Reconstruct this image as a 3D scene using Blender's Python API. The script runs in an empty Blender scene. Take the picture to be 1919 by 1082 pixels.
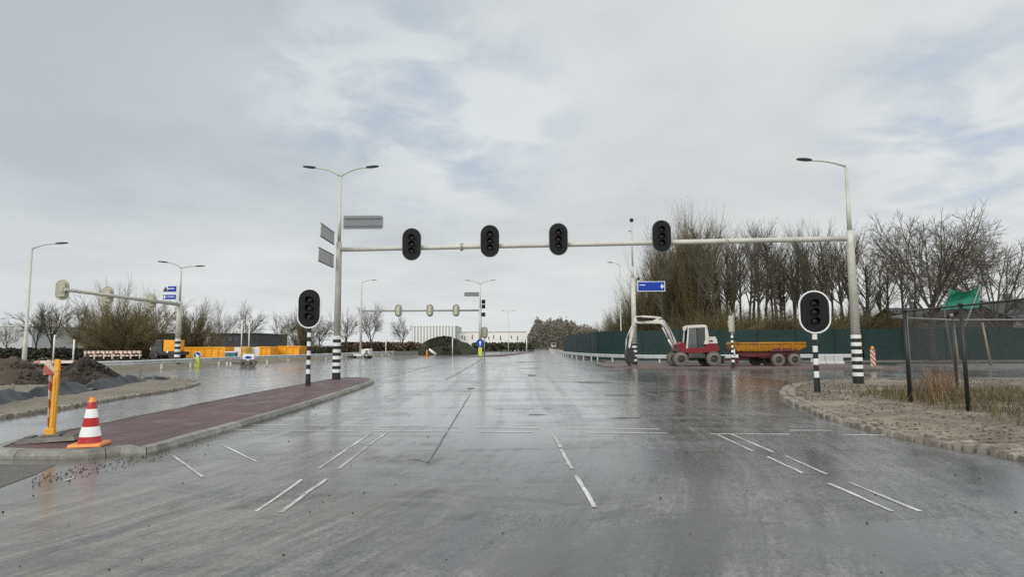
import bpy, bmesh, math, random
from mathutils import Vector, Matrix, noise
from mathutils.geometry import tessellate_polygon
R = math.radians
random.seed(7)
rnd = random.random
def U(a, b): return a + (b - a) * rnd()

sc = bpy.context.scene
COL = sc.collection
sc.view_settings.view_transform = 'Standard'
sc.view_settings.look = 'None'
sc.view_settings.exposure = 0
sc.view_settings.gamma = 1
sc.render.engine = 'CYCLES'
sc.cycles.use_denoising = False

# ------------------------------------------------------------------ camera
F = 1120.0
cam_d = bpy.data.cameras.new('camera')
cam_d.sensor_width = 36.0
cam_d.lens = F * 36.0 / 1919.0
cam_d.clip_end = 6000
cam_d.clip_start = 0.05
cam = bpy.data.objects.new('camera', cam_d)
COL.objects.link(cam)
CAMP = Vector((0, 0, 1.65))
RM = Matrix.Rotation(R(90) + math.atan(105 / F), 3, 'X') @ Matrix.Rotation(R(-0.3), 3, 'Z')
cam.matrix_world = Matrix.Translation(CAMP) @ RM.to_4x4()
sc.camera = cam

def ray(px, py):
    return RM @ Vector(((px - 959.5) / F, -(py - 541.0) / F, -1.0))
def P(px, py, d):                 # point seen at this pixel of the photograph at depth Y = d
    r = ray(px, py)
    return CAMP + r * (d / r.y)
def G(px, py, z=0.0):             # point of the level z seen at this pixel
    r = ray(px, py)
    return CAMP + r * ((z - CAMP.z) / r.z)

# ------------------------------------------------------------------ materials
MATS = {}
def nd(nt, t, **kw):
    n = nt.nodes.new(t)
    for k, v in kw.items():
        setattr(n, k, v)
    return n
def mat(name, col, rough=0.6, var=0.25, scale=4.0, metal=0.0, bump=0.0, bscale=40.0, island=0.0, spec=0.5, col2=None, dirt=None):
    if name in MATS: return MATS[name]
    m = bpy.data.materials.new(name)
    m.use_nodes = True
    nt = m.node_tree
    b = nt.nodes['Principled BSDF']
    L = nt.links.new
    tc = nd(nt, 'ShaderNodeTexCoord')
    no = nd(nt, 'ShaderNodeTexNoise'); no.inputs['Scale'].default_value = scale; no.inputs['Detail'].default_value = 6; no.inputs['Roughness'].default_value = 0.65
    L(tc.outputs['Object'], no.inputs['Vector'])
    rp = nd(nt, 'ShaderNodeMapRange'); rp.inputs['From Min'].default_value = 0.3; rp.inputs['From Max'].default_value = 0.7
    L(no.outputs['Fac'], rp.inputs['Value'])
    mx = nd(nt, 'ShaderNodeMix', data_type='RGBA')
    c = col
    lo = tuple(x * (1 - var) for x in c) + (1,)
    hi = (tuple(min(1, x * (1 + var)) for x in c) if col2 is None else col2) + (1,)
    mx.inputs['A'].default_value = lo; mx.inputs['B'].default_value = hi
    L(rp.outputs['Result'], mx.inputs['Factor'])
    out = mx.outputs['Result']
    if island:
        ge = nd(nt, 'ShaderNodeNewGeometry')
        mr = nd(nt, 'ShaderNodeMapRange'); mr.inputs['To Min'].default_value = 1 - island; mr.inputs['To Max'].default_value = 1 + island
        L(ge.outputs['Random Per Island'], mr.inputs['Value'])
        mm = nd(nt, 'ShaderNodeMix', data_type='RGBA', blend_type='MULTIPLY'); mm.inputs['Factor'].default_value = 1
        L(out, mm.inputs['A']); L(mr.outputs['Result'], mm.inputs['B'])
        out = mm.outputs['Result']
    if dirt:
        d2 = nd(nt, 'ShaderNodeTexNoise'); d2.inputs['Scale'].default_value = scale * 0.45; d2.inputs['Detail'].default_value = 8
        L(tc.outputs['Object'], d2.inputs['Vector'])
        r2 = nd(nt, 'ShaderNodeMapRange'); r2.inputs['From Min'].default_value = 0.5; r2.inputs['From Max'].default_value = 0.72
        r2.inputs['To Max'].default_value = dirt[3]
        L(d2.outputs['Fac'], r2.inputs['Value'])
        md = nd(nt, 'ShaderNodeMix', data_type='RGBA'); md.inputs['B'].default_value = dirt[:3] + (1,)
        L(r2.outputs['Result'], md.inputs['Factor']); L(out, md.inputs['A'])
        out = md.outputs['Result']
    L(out, b.inputs['Base Color'])
    b.inputs['Roughness'].default_value = rough
    b.inputs['Metallic'].default_value = metal
    b.inputs['Specular IOR Level'].default_value = spec
    if bump:
        bn = nd(nt, 'ShaderNodeTexNoise'); bn.inputs['Scale'].default_value = bscale; bn.inputs['Detail'].default_value = 5
        L(tc.outputs['Object'], bn.inputs['Vector'])
        bp = nd(nt, 'ShaderNodeBump'); bp.inputs['Strength'].default_value = bump; bp.inputs['Distance'].default_value = 0.02
        L(bn.outputs['Fac'], bp.inputs['Height']); L(bp.outputs['Normal'], b.inputs['Normal'])
    MATS[name] = m
    return m

GRIME = (0.16, 0.15, 0.12, 0.35)
M_post = mat('cream_painted_steel', (0.52, 0.52, 0.465), 0.42, 0.1, 3, dirt=(0.25, 0.24, 0.2, 0.45))
M_white = mat('white_paint', (0.74, 0.75, 0.74), 0.45, 0.06, 6, dirt=(0.42, 0.41, 0.37, 0.5))
M_black = mat('black_paint', (0.011, 0.012, 0.014), 0.35, 0.3, 6)
M_board = mat('black_backboard', (0.0065, 0.0075, 0.009), 0.6, 0.25, 3, spec=0.25)
M_visor = mat('black_visor', (0.004, 0.004, 0.005), 0.5, 0.2, 5, spec=0.2)
M_lens = [mat('dark_red_lens', (0.012, 0.007, 0.008), 0.2, 0.1, 9), mat('dark_amber_lens', (0.011, 0.009, 0.007), 0.2, 0.1, 9), mat('dark_green_lens', (0.007, 0.011, 0.01), 0.2, 0.1, 9)]
M_edge = mat('grey_board_edge', (0.16, 0.17, 0.18), 0.5, 0.1, 5)
M_back = mat('pale_board_back', (0.48, 0.47, 0.37), 0.5, 0.12, 3, dirt=GRIME)
M_darkmetal = mat('dark_metal', (0.05, 0.053, 0.056), 0.4, 0.2, 5, metal=0.3)
M_lampgrey = mat('lamp_grey', (0.085, 0.09, 0.095), 0.4, 0.15, 5)
M_glassy = mat('lamp_glass', (0.2, 0.2, 0.2), 0.1, 0.1, 5)
M_galv = mat('galvanised_steel', (0.56, 0.58, 0.58), 0.5, 0.12, 2.5, metal=0.15, dirt=(0.3, 0.29, 0.26, 0.5))
M_signback = mat('grey_sign_back', (0.165, 0.185, 0.195), 0.45, 0.05, 2)
M_signpale = mat('pale_grey_sign_back', (0.40, 0.41, 0.40), 0.45, 0.08, 2)
M_blue = mat('sign_blue', (0.007, 0.04, 0.33), 0.5, 0.08, 4, spec=0.3)
M_signwhite = mat('sign_white', (0.72, 0.76, 0.8), 0.4, 0.04, 4)
M_signblack = mat('sign_dark', (0.04, 0.05, 0.06), 0.4, 0.1, 4)
M_conc = mat('concrete', (0.25, 0.25, 0.22), 0.6, 0.25, 9, bump=0.5, bscale=60, island=0.25, dirt=(0.10, 0.095, 0.08, 0.75))
M_brick = mat('island_brick_wet', (0.085, 0.036, 0.038), 0.45, 0.4, 1.6, bump=0.35, bscale=40, dirt=(0.125, 0.095, 0.088, 0.75))
M_sett = mat('setts', (0.24, 0.215, 0.18), 0.6, 0.25, 12, bump=0.4, bscale=50, island=0.4)
M_orange = mat('orange_paint', (0.85, 0.38, 0.014), 0.45, 0.12, 1.6, dirt=(0.5, 0.17, 0.02, 0.6))
M_orange2 = mat('orange_plastic', (0.85, 0.29, 0.045), 0.4, 0.12, 8, dirt=(0.4, 0.25, 0.12, 0.5))
M_red = mat('cone_red', (0.38, 0.012, 0.016), 0.38, 0.15, 9, dirt=(0.3, 0.1, 0.08, 0.5))
M_yellow = mat('yellow_plastic', (0.72, 0.36, 0.03), 0.5, 0.15, 7, dirt=(0.62, 0.42, 0.13, 0.7))
M_rubber = mat('grey_rubber', (0.13, 0.125, 0.115), 0.7, 0.25, 9, bump=0.4, bscale=50, dirt=(0.24, 0.22, 0.18, 0.6))
M_tyre = mat('tyre_rubber', (0.045, 0.043, 0.04), 0.75, 0.3, 8, dirt=(0.16, 0.14, 0.12, 0.7))
M_tyremud = mat('muddy_tyre', (0.15, 0.135, 0.12), 0.8, 0.3, 6, bump=0.4, bscale=20, dirt=(0.05, 0.045, 0.04, 0.6))
M_rim = mat('rim', (0.04, 0.038, 0.036), 0.6, 0.3, 6)
M_exred = mat('machine_red', (0.17, 0.006, 0.012), 0.32, 0.15, 3, dirt=(0.14, 0.06, 0.05, 0.5))
M_exwhite = mat('machine_white', (0.62, 0.60, 0.57), 0.38, 0.08, 3, dirt=(0.42, 0.37, 0.31, 0.6))
M_boom = mat('machine_grey_white', (0.58, 0.57, 0.54), 0.42, 0.12, 3, dirt=(0.22, 0.19, 0.17, 0.7))
M_exgrey = mat('machine_grey', (0.045, 0.045, 0.044), 0.55, 0.3, 4, dirt=(0.16, 0.14, 0.12, 0.5))
M_glass = mat('cab_glass', (0.07, 0.085, 0.08), 0.06, 0.2, 2, spec=0.8)
M_glassdark = mat('dark_glass', (0.02, 0.022, 0.026), 0.08, 0.2, 2, spec=0.8)
M_trailer = mat('trailer_yellow', (0.42, 0.185, 0.014), 0.5, 0.3, 2, dirt=(0.15, 0.07, 0.035, 0.85))
M_trailerred = mat('trailer_dark_red', (0.12, 0.022, 0.02), 0.5, 0.25, 3, dirt=(0.05, 0.03, 0.025, 0.7))
M_fence = mat('green_screen_cloth', (0.004, 0.025, 0.023), 0.7, 0.25, 1.2, bump=0.25, bscale=3)
M_fencepost = mat('green_post', (0.006, 0.028, 0.026), 0.5, 0.2, 3)
M_blackmetal = mat('black_fence_metal', (0.016, 0.017, 0.019), 0.4, 0.2, 8)
M_rail = mat('grey_fence_rail', (0.21, 0.215, 0.22), 0.4, 0.15, 8)
M_wire = mat('dark_wire', (0.07, 0.075, 0.075), 0.45, 0.1, 8)
M_net = mat('green_net', (0.012, 0.17, 0.105), 0.7, 0.25, 3, bump=0.4, bscale=9)
M_wood = mat('weathered_wood', (0.26, 0.21, 0.16), 0.75, 0.25, 6, bump=0.3, bscale=30)
M_stake = mat('grey_stake', (0.20, 0.19, 0.17), 0.75, 0.3, 9)
M_mud = mat('dark_earth', (0.035, 0.028, 0.023), 0.85, 0.45, 3, bump=1.0, bscale=9, dirt=(0.085, 0.068, 0.05, 0.5))
M_mound = mat('overgrown_earth', (0.022, 0.026, 0.015), 0.9, 0.4, 1.2, bump=1.0, bscale=4, dirt=(0.055, 0.055, 0.025, 0.6))
M_plastic = mat('black_plastic_sheet', (0.018, 0.02, 0.023), 0.42, 0.5, 3, bump=1.0, bscale=9, dirt=(0.012, 0.012, 0.013, 0.8))
M_bark = mat('bark', (0.05, 0.043, 0.035), 0.9, 0.35, 3)
M_bark2 = mat('greenish_bark', (0.05, 0.047, 0.033), 0.9, 0.35, 3)
M_twig = mat('twigs', (0.088, 0.079, 0.058), 0.9, 0.3, 1)
M_twigpale = mat('hazy_twigs', (0.16, 0.145, 0.125), 0.9, 0.2, 1)
M_twigolive = mat('olive_twigs', (0.135, 0.112, 0.055), 0.9, 0.35, 0.6)
M_leafdry = mat('dry_leaves', (0.12, 0.096, 0.04), 0.8, 0.4, 0.5, island=0.5)
M_leafgreen = mat('hedge_leaves', (0.052, 0.055, 0.026), 0.8, 0.4, 0.5, island=0.5)
M_leafbrown = mat('brown_hedge_leaves', (0.105, 0.072, 0.045), 0.8, 0.35, 0.5, island=0.5)
M_leafdark = mat('dark_hedge_leaves', (0.03, 0.03, 0.02), 0.85, 0.4, 0.5, island=0.5)
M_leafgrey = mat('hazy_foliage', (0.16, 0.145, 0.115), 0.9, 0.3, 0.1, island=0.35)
M_straw = mat('dry_grass', (0.22, 0.165, 0.085), 0.8, 0.3, 1.2, island=0.5, col2=(0.12, 0.115, 0.045))
M_litter = mat('leaf_litter', (0.105, 0.07, 0.045), 0.8, 0.4, 1, island=0.6)
M_crumb = mat('dirt_crumbs', (0.05, 0.045, 0.04), 0.85, 0.4, 5, island=0.5)
M_wall_white = mat('white_cladding', (0.78, 0.79, 0.76), 0.6, 0.05, 0.1)
M_wall_pale = mat('pale_grey_cladding', (0.44, 0.47, 0.48), 0.6, 0.05, 0.1)
M_wall_dark = mat('dark_cladding', (0.025, 0.027, 0.035), 0.5, 0.2, 0.5)
M_wall_green = mat('dark_green_cladding', (0.012, 0.026, 0.026), 0.5, 0.2, 0.7)
M_housewall = mat('house_brick', (0.16, 0.135, 0.115), 0.8, 0.15, 1.5)
M_roof = mat('dark_roof_tiles', (0.045, 0.045, 0.05), 0.6, 0.2, 1.5)
M_teal = mat('teal_paint', (0.035, 0.15, 0.17), 0.5, 0.15, 2)
M_barrier = mat('barrier_white', (0.66, 0.63, 0.58), 0.5, 0.1, 4, dirt=(0.4, 0.33, 0.26, 0.5))
M_barred = mat('barrier_red', (0.38, 0.18, 0.145), 0.5, 0.15, 4, dirt=(0.4, 0.26, 0.2, 0.6))
M_lime = mat('lime_yellow', (0.55, 0.62, 0.08), 0.5, 0.1, 4)

def stripe_mat(name, c1, c2, freq, ang):
    m = bpy.data.materials.new(name); m.use_nodes = True
    nt = m.node_tree; b = nt.nodes['Principled BSDF']; L = nt.links.new
    tc = nd(nt, 'ShaderNodeTexCoord')
    sx = nd(nt, 'ShaderNodeSeparateXYZ'); L(tc.outputs['Object'], sx.inputs[0])
    a = nd(nt, 'ShaderNodeMath', operation='MULTIPLY_ADD'); L(sx.outputs['X'], a.inputs[0]); a.inputs[1].default_value = ang; L(sx.outputs['Z'], a.inputs[2])
    f = nd(nt, 'ShaderNodeMath', operation='MULTIPLY'); L(a.outputs[0], f.inputs[0]); f.inputs[1].default_value = freq
    fr = nd(nt, 'ShaderNodeMath', operation='FRACT'); L(f.outputs[0], fr.inputs[0])
    gt = nd(nt, 'ShaderNodeMath', operation='GREATER_THAN'); L(fr.outputs[0], gt.inputs[0]); gt.inputs[1].default_value = 0.5
    no = nd(nt, 'ShaderNodeTexNoise'); no.inputs['Scale'].default_value = 9; L(tc.outputs['Object'], no.inputs['Vector'])
    mx = nd(nt, 'ShaderNodeMix', data_type='RGBA'); mx.inputs['A'].default_value = c1 + (1,); mx.inputs['B'].default_value = c2 + (1,)
    L(gt.outputs[0], mx.inputs['Factor'])
    md = nd(nt, 'ShaderNodeMix', data_type='RGBA'); md.inputs['B'].default_value = (0.3, 0.25, 0.2, 1)
    mr = nd(nt, 'ShaderNodeMapRange'); mr.inputs['From Min'].default_value = 0.45; mr.inputs['From Max'].default_value = 0.8; mr.inputs['To Max'].default_value = 0.5
    L(no.outputs['Fac'], mr.inputs['Value']); L(mr.outputs['Result'], md.inputs['Factor']); L(mx.outputs['Result'], md.inputs['A'])
    L(md.outputs['Result'], b.inputs['Base Color']); b.inputs['Roughness'].default_value = 0.45
    return m
M_stripe = stripe_mat('red_white_stripes', (0.62, 0.49, 0.40), (0.40, 0.085, 0.055), 3.4, 1.0)

def mix_rgb(nt, fac, a, b, blend='MIX'):
    m = nd(nt, 'ShaderNodeMix', data_type='RGBA', blend_type=blend)
    for s, v in (('Factor', fac), ('A', a), ('B', b)):
        if hasattr(v, 'links') or isinstance(v, bpy.types.NodeSocket): nt.links.new(v, m.inputs[s])
        else: m.inputs[s].default_value = v
    return m.outputs['Result']
def vnoise(nt, vec, scl, scale, detail=5, rough=0.6, dist=0.0):
    mp = nd(nt, 'ShaderNodeMapping'); mp.inputs['Scale'].default_value = scl
    nt.links.new(vec, mp.inputs['Vector'])
    n = nd(nt, 'ShaderNodeTexNoise'); n.inputs['Scale'].default_value = scale; n.inputs['Detail'].default_value = detail
    n.inputs['Roughness'].default_value = rough; n.inputs['Distortion'].default_value = dist
    nt.links.new(mp.outputs['Vector'], n.inputs['Vector'])
    return n.outputs['Fac']
def rng(nt, v, a, b, c=0.0, d=1.0):
    m = nd(nt, 'ShaderNodeMapRange')
    nt.links.new(v, m.inputs['Value'])
    for k, x in (('From Min', a), ('From Max', b), ('To Min', c), ('To Max', d)): m.inputs[k].default_value = x
    return m.outputs['Result']
def mth(nt, op, a, b=None):
    m = nd(nt, 'ShaderNodeMath', operation=op)
    for i, v in enumerate((a, b)):
        if v is None: continue
        if isinstance(v, bpy.types.NodeSocket): nt.links.new(v, m.inputs[i])
        else: m.inputs[i].default_value = v
    return m.outputs[0]

def road_material():
    m = bpy.data.materials.new('wet_asphalt'); m.use_nodes = True
    nt = m.node_tree; b = nt.nodes['Principled BSDF']; L = nt.links.new
    pos = nd(nt, 'ShaderNodeTexCoord').outputs['Object']
    sx = nd(nt, 'ShaderNodeSeparateXYZ'); L(pos, sx.inputs[0])
    X, Y = sx.outputs['X'], sx.outputs['Y']
    add = lambda *v: v[0] if len(v) == 1 else mth(nt, 'ADD', v[0], add(*v[1:]))
    mul = lambda a, c: mth(nt, 'MULTIPLY', a, c)
    # lanes bend a little towards the left carriageway close to the viewer
    cx = nd(nt, 'ShaderNodeCombineXYZ')
    L(add(X, mul(mth(nt, 'POWER', mth(nt, 'MAXIMUM', mth(nt, 'SUBTRACT', 14.0, Y), 0.0), 2.0), 0.022)), cx.inputs[0]); L(Y, cx.inputs[1])
    lane = cx.outputs[0]
    big = vnoise(nt, pos, (0.20, 0.11, 1), 1.0, 6, 0.62, 0.8)
    sA = vnoise(nt, lane, (1.7, 0.05, 1), 1.0, 5, 0.6, 0.6)
    sB = vnoise(nt, lane, (5.0, 0.7, 1), 1.0, 7, 0.72, 0.9)
    sC = vnoise(nt, lane, (13, 8, 1), 1.0, 6, 0.8, 0.8)
    cross = vnoise(nt, pos, (0.1, 0.9, 1), 1.0, 6, 0.7, 1.0)
    patch_ = vnoise(nt, pos, (0.45, 1.0, 1), 1.0, 8, 0.74, 0.7)
    grain = vnoise(nt, pos, (1, 1, 1), 24, 5, 0.75)
    grit = vnoise(nt, pos, (1, 1, 1), 120, 3, 0.75)
    w = add(mul(big, 0.9), mul(sA, 0.6), mul(cross, 0.6), mul(patch_, 0.45))
    wet = rng(nt, w, 1.21, 1.34)
    near = mul(rng(nt, add(Y, mul(mth(nt, 'SUBTRACT', big, 0.5), 10.0)), 15.0, 6.0), rng(nt, add(X, mul(patch_, 4.0)), 7.5, 3.0, 0.3, 1.0))
    dry = mth(nt, 'MAXIMUM', rng(nt, add(mul(patch_, 0.75), mul(big, 0.25)), 0.49, 0.62), rng(nt, sA, 0.53, 0.66, 0, 0.8))
    film = mth(nt, 'SUBTRACT', 1.0, wet)
    rough = add(rng(nt, wet, 0, 1, 0.19, 0.12), mul(mul(dry, film), 0.34), mul(near, add(0.06, mul(rng(nt, add(mul(sB, 0.4), mul(sC, 0.35), mul(grain, 0.25)), 0.42, 0.58), 0.26))))
    L(rough, b.inputs['Roughness'])
    v = rng(nt, add(mul(sB, 0.26), mul(sC, 0.24), mul(patch_, 0.22), mul(grain, 0.28)), 0.44, 0.56)
    c = mix_rgb(nt, v, (0.04, 0.041, 0.043, 1), (0.235, 0.236, 0.233, 1))
    c = mix_rgb(nt, mul(rng(nt, add(mul(big, 0.6), mul(patch_, 0.4)), 0.48, 0.56), 0.75), c, (0.05, 0.052, 0.056, 1))
    c = mix_rgb(nt, mul(wet, 0.7), c, (0.035, 0.037, 0.04, 1))
    c = mix_rgb(nt, mul(dry, 0.42), c, (0.042, 0.042, 0.043, 1))
    c = mix_rgb(nt, rng(nt, grit, 0.55, 0.72, 0, 0.55), c, (0.30, 0.295, 0.285, 1))
    c = mix_rgb(nt, rng(nt, grit, 0.45, 0.30, 0, 0.5), c, (0.03, 0.03, 0.03, 1))
    # mud carried onto the near left lane
    lft = mul(rng(nt, X, 0.8, -4.0), rng(nt, Y, 16, 5))
    mudn = rng(nt, add(mul(sB, 0.45), mul(patch_, 0.35), mul(sA, 0.3)), 0.46, 0.64)
    c = mix_rgb(nt, mul(mul(lft, mudn), 0.9), c, mix_rgb(nt, v, (0.12, 0.105, 0.085, 1), (0.33, 0.295, 0.235, 1)))
    kerbd = mul(mul(rng(nt, X, -4.4, -5.6), rng(nt, Y, 9.8, 8.4)), rng(nt, Y, 6.4, 7.8))
    c = mix_rgb(nt, mul(kerbd, rng(nt, patch_, 0.38, 0.52)), c, (0.07, 0.058, 0.046, 1))
    L(c, b.inputs['Base Color'])
    b.inputs['IOR'].default_value = 1.75
    L(mul(mth(nt, 'SUBTRACT', 1.0, mul(near, 0.75)), rng(nt, add(wet, mul(dry, -0.6)), -0.5, 0.5, 0.1, 1.0)), b.inputs['Coat Weight'])
    b.inputs['Coat Roughness'].default_value = 0.16; b.inputs['Coat IOR'].default_value = 1.5
    L(add(0.13, mul(patch_, 0.12)), b.inputs['Coat Roughness'])
    h = add(mul(add(mul(grain, 0.6), mul(grit, 0.4)), rng(nt, wet, 0.1, 1.0, 1.0, 0.15)), mul(patch_, 0.9), mul(sC, mul(near, 1.2)))
    bp = nd(nt, 'ShaderNodeBump'); bp.inputs['Strength'].default_value = 0.32; bp.inputs['Distance'].default_value = 0.009
    L(h, bp.inputs['Height']); L(bp.outputs['Normal'], b.inputs['Normal'])
    return m
M_road = road_material()

def soil_material(name, c1, c2, c3, s=1.0, rough=0.75, bs=0.8, fs=5, al=0.38, ah=0.62):
    m = bpy.data.materials.new(name); m.use_nodes = True
    nt = m.node_tree; b = nt.nodes['Principled BSDF']; L = nt.links.new
    ge = nd(nt, 'ShaderNodeTexCoord'); pos = ge.outputs['Object']
    a = vnoise(nt, pos, (s, s, s), 0.45, 8, 0.7, 0.5)
    f = vnoise(nt, pos, (1, 1, 1), fs, 8, 0.75)
    g = vnoise(nt, pos, (1, 1, 1), 38, 5, 0.75)
    c = mix_rgb(nt, rng(nt, a, al, ah), c1 + (1,), c2 + (1,))
    c = mix_rgb(nt, rng(nt, f, 0.45, 0.68, 0, 0.8), c, c3 + (1,))
    c = mix_rgb(nt, rng(nt, g, 0.52, 0.72, 0, 0.55), c, tuple(x * 0.4 for x in c1) + (1,))
    L(c, b.inputs['Base Color']); b.inputs['Roughness'].default_value = rough
    bp = nd(nt, 'ShaderNodeBump'); bp.inputs['Strength'].default_value = bs; bp.inputs['Distance'].default_value = 0.05
    L(mth(nt, 'ADD', f, mth(nt, 'MULTIPLY', g, 0.4)), bp.inputs['Height']); L(bp.outputs['Normal'], b.inputs['Normal'])
    return m
M_ground = soil_material('rough_ground', (0.13, 0.11, 0.075), (0.095, 0.092, 0.05), (0.18, 0.15, 0.11), 0.2)
M_verge = soil_material('sandy_verge', (0.29, 0.25, 0.19), (0.11, 0.085, 0.06), (0.38, 0.345, 0.285), 1.3, bs=0.4, fs=17, al=0.40, ah=0.55)
M_sand = soil_material('wet_sand', (0.24, 0.215, 0.165), (0.165, 0.14, 0.105), (0.30, 0.275, 0.215), 1.0)
M_gravel = soil_material('damp_gravel', (0.15, 0.145, 0.135), (0.10, 0.092, 0.08), (0.2, 0.19, 0.175), 1.0)
M_pave = soil_material('grey_paving', (0.19, 0.18, 0.17), (0.15, 0.13, 0.125), (0.23, 0.22, 0.21), 0.5, 0.5)
M_redpave = soil_material('reddish_paving', (0.15, 0.095, 0.09), (0.12, 0.085, 0.08), (0.19, 0.15, 0.14), 0.5, 0.5)

def island_material():
    m = bpy.data.materials.new('red_island_surface'); m.use_nodes = True
    nt = m.node_tree; b = nt.nodes['Principled BSDF']; L = nt.links.new
    pos = nd(nt, 'ShaderNodeTexCoord').outputs['Object']
    st = vnoise(nt, pos, (4.5, 0.35, 1), 1.0, 7, 0.72, 0.5)
    bl = vnoise(nt, pos, (1, 1, 1), 1.1, 8, 0.75, 0.6)
    g = vnoise(nt, pos, (1, 1, 1), 45, 4, 0.75)
    c = mix_rgb(nt, rng(nt, st, 0.38, 0.62), (0.062, 0.027, 0.03, 1), (0.13, 0.062, 0.063, 1))
    c = mix_rgb(nt, rng(nt, bl, 0.52, 0.7, 0, 0.7), c, (0.15, 0.115, 0.105, 1))
    c = mix_rgb(nt, rng(nt, g, 0.5, 0.7, 0, 0.6), c, (0.035, 0.02, 0.02, 1))
    L(c, b.inputs['Base Color']); L(rng(nt, bl, 0.35, 0.6, 0.32, 0.6), b.inputs['Roughness'])
    bp = nd(nt, 'ShaderNodeBump'); bp.inputs['Strength'].default_value = 0.4; bp.inputs['Distance'].default_value = 0.01
    L(mth(nt, 'ADD', g, st), bp.inputs['Height']); L(bp.outputs['Normal'], b.inputs['Normal'])
    return m
M_brick = island_material()
def marking_material():
    m = bpy.data.materials.new('worn_white_marking'); m.use_nodes = True
    nt = m.node_tree; b = nt.nodes['Principled BSDF']; L = nt.links.new
    pos = nd(nt, 'ShaderNodeTexCoord').outputs['Object']
    a = vnoise(nt, pos, (1, 0.5, 1), 2.2, 8, 0.75)
    f = vnoise(nt, pos, (1, 1, 1), 40, 4, 0.7)
    k = rng(nt, mth(nt, 'ADD', a, mth(nt, 'MULTIPLY', f, 0.35)), 0.52, 0.74)
    c = mix_rgb(nt, k, (0.8, 0.8, 0.79, 1), (0.32, 0.32, 0.315, 1))
    L(c, b.inputs['Base Color']); b.inputs['Roughness'].default_value = 0.4
    return m
M_mark = marking_material()
M_markfaint = mat('faint_marking', (0.6, 0.605, 0.605), 0.4, 0.4, 1.5)
M_seam = mat('asphalt_seam', (0.04, 0.04, 0.041), 0.33, 0.4, 3)

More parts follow.
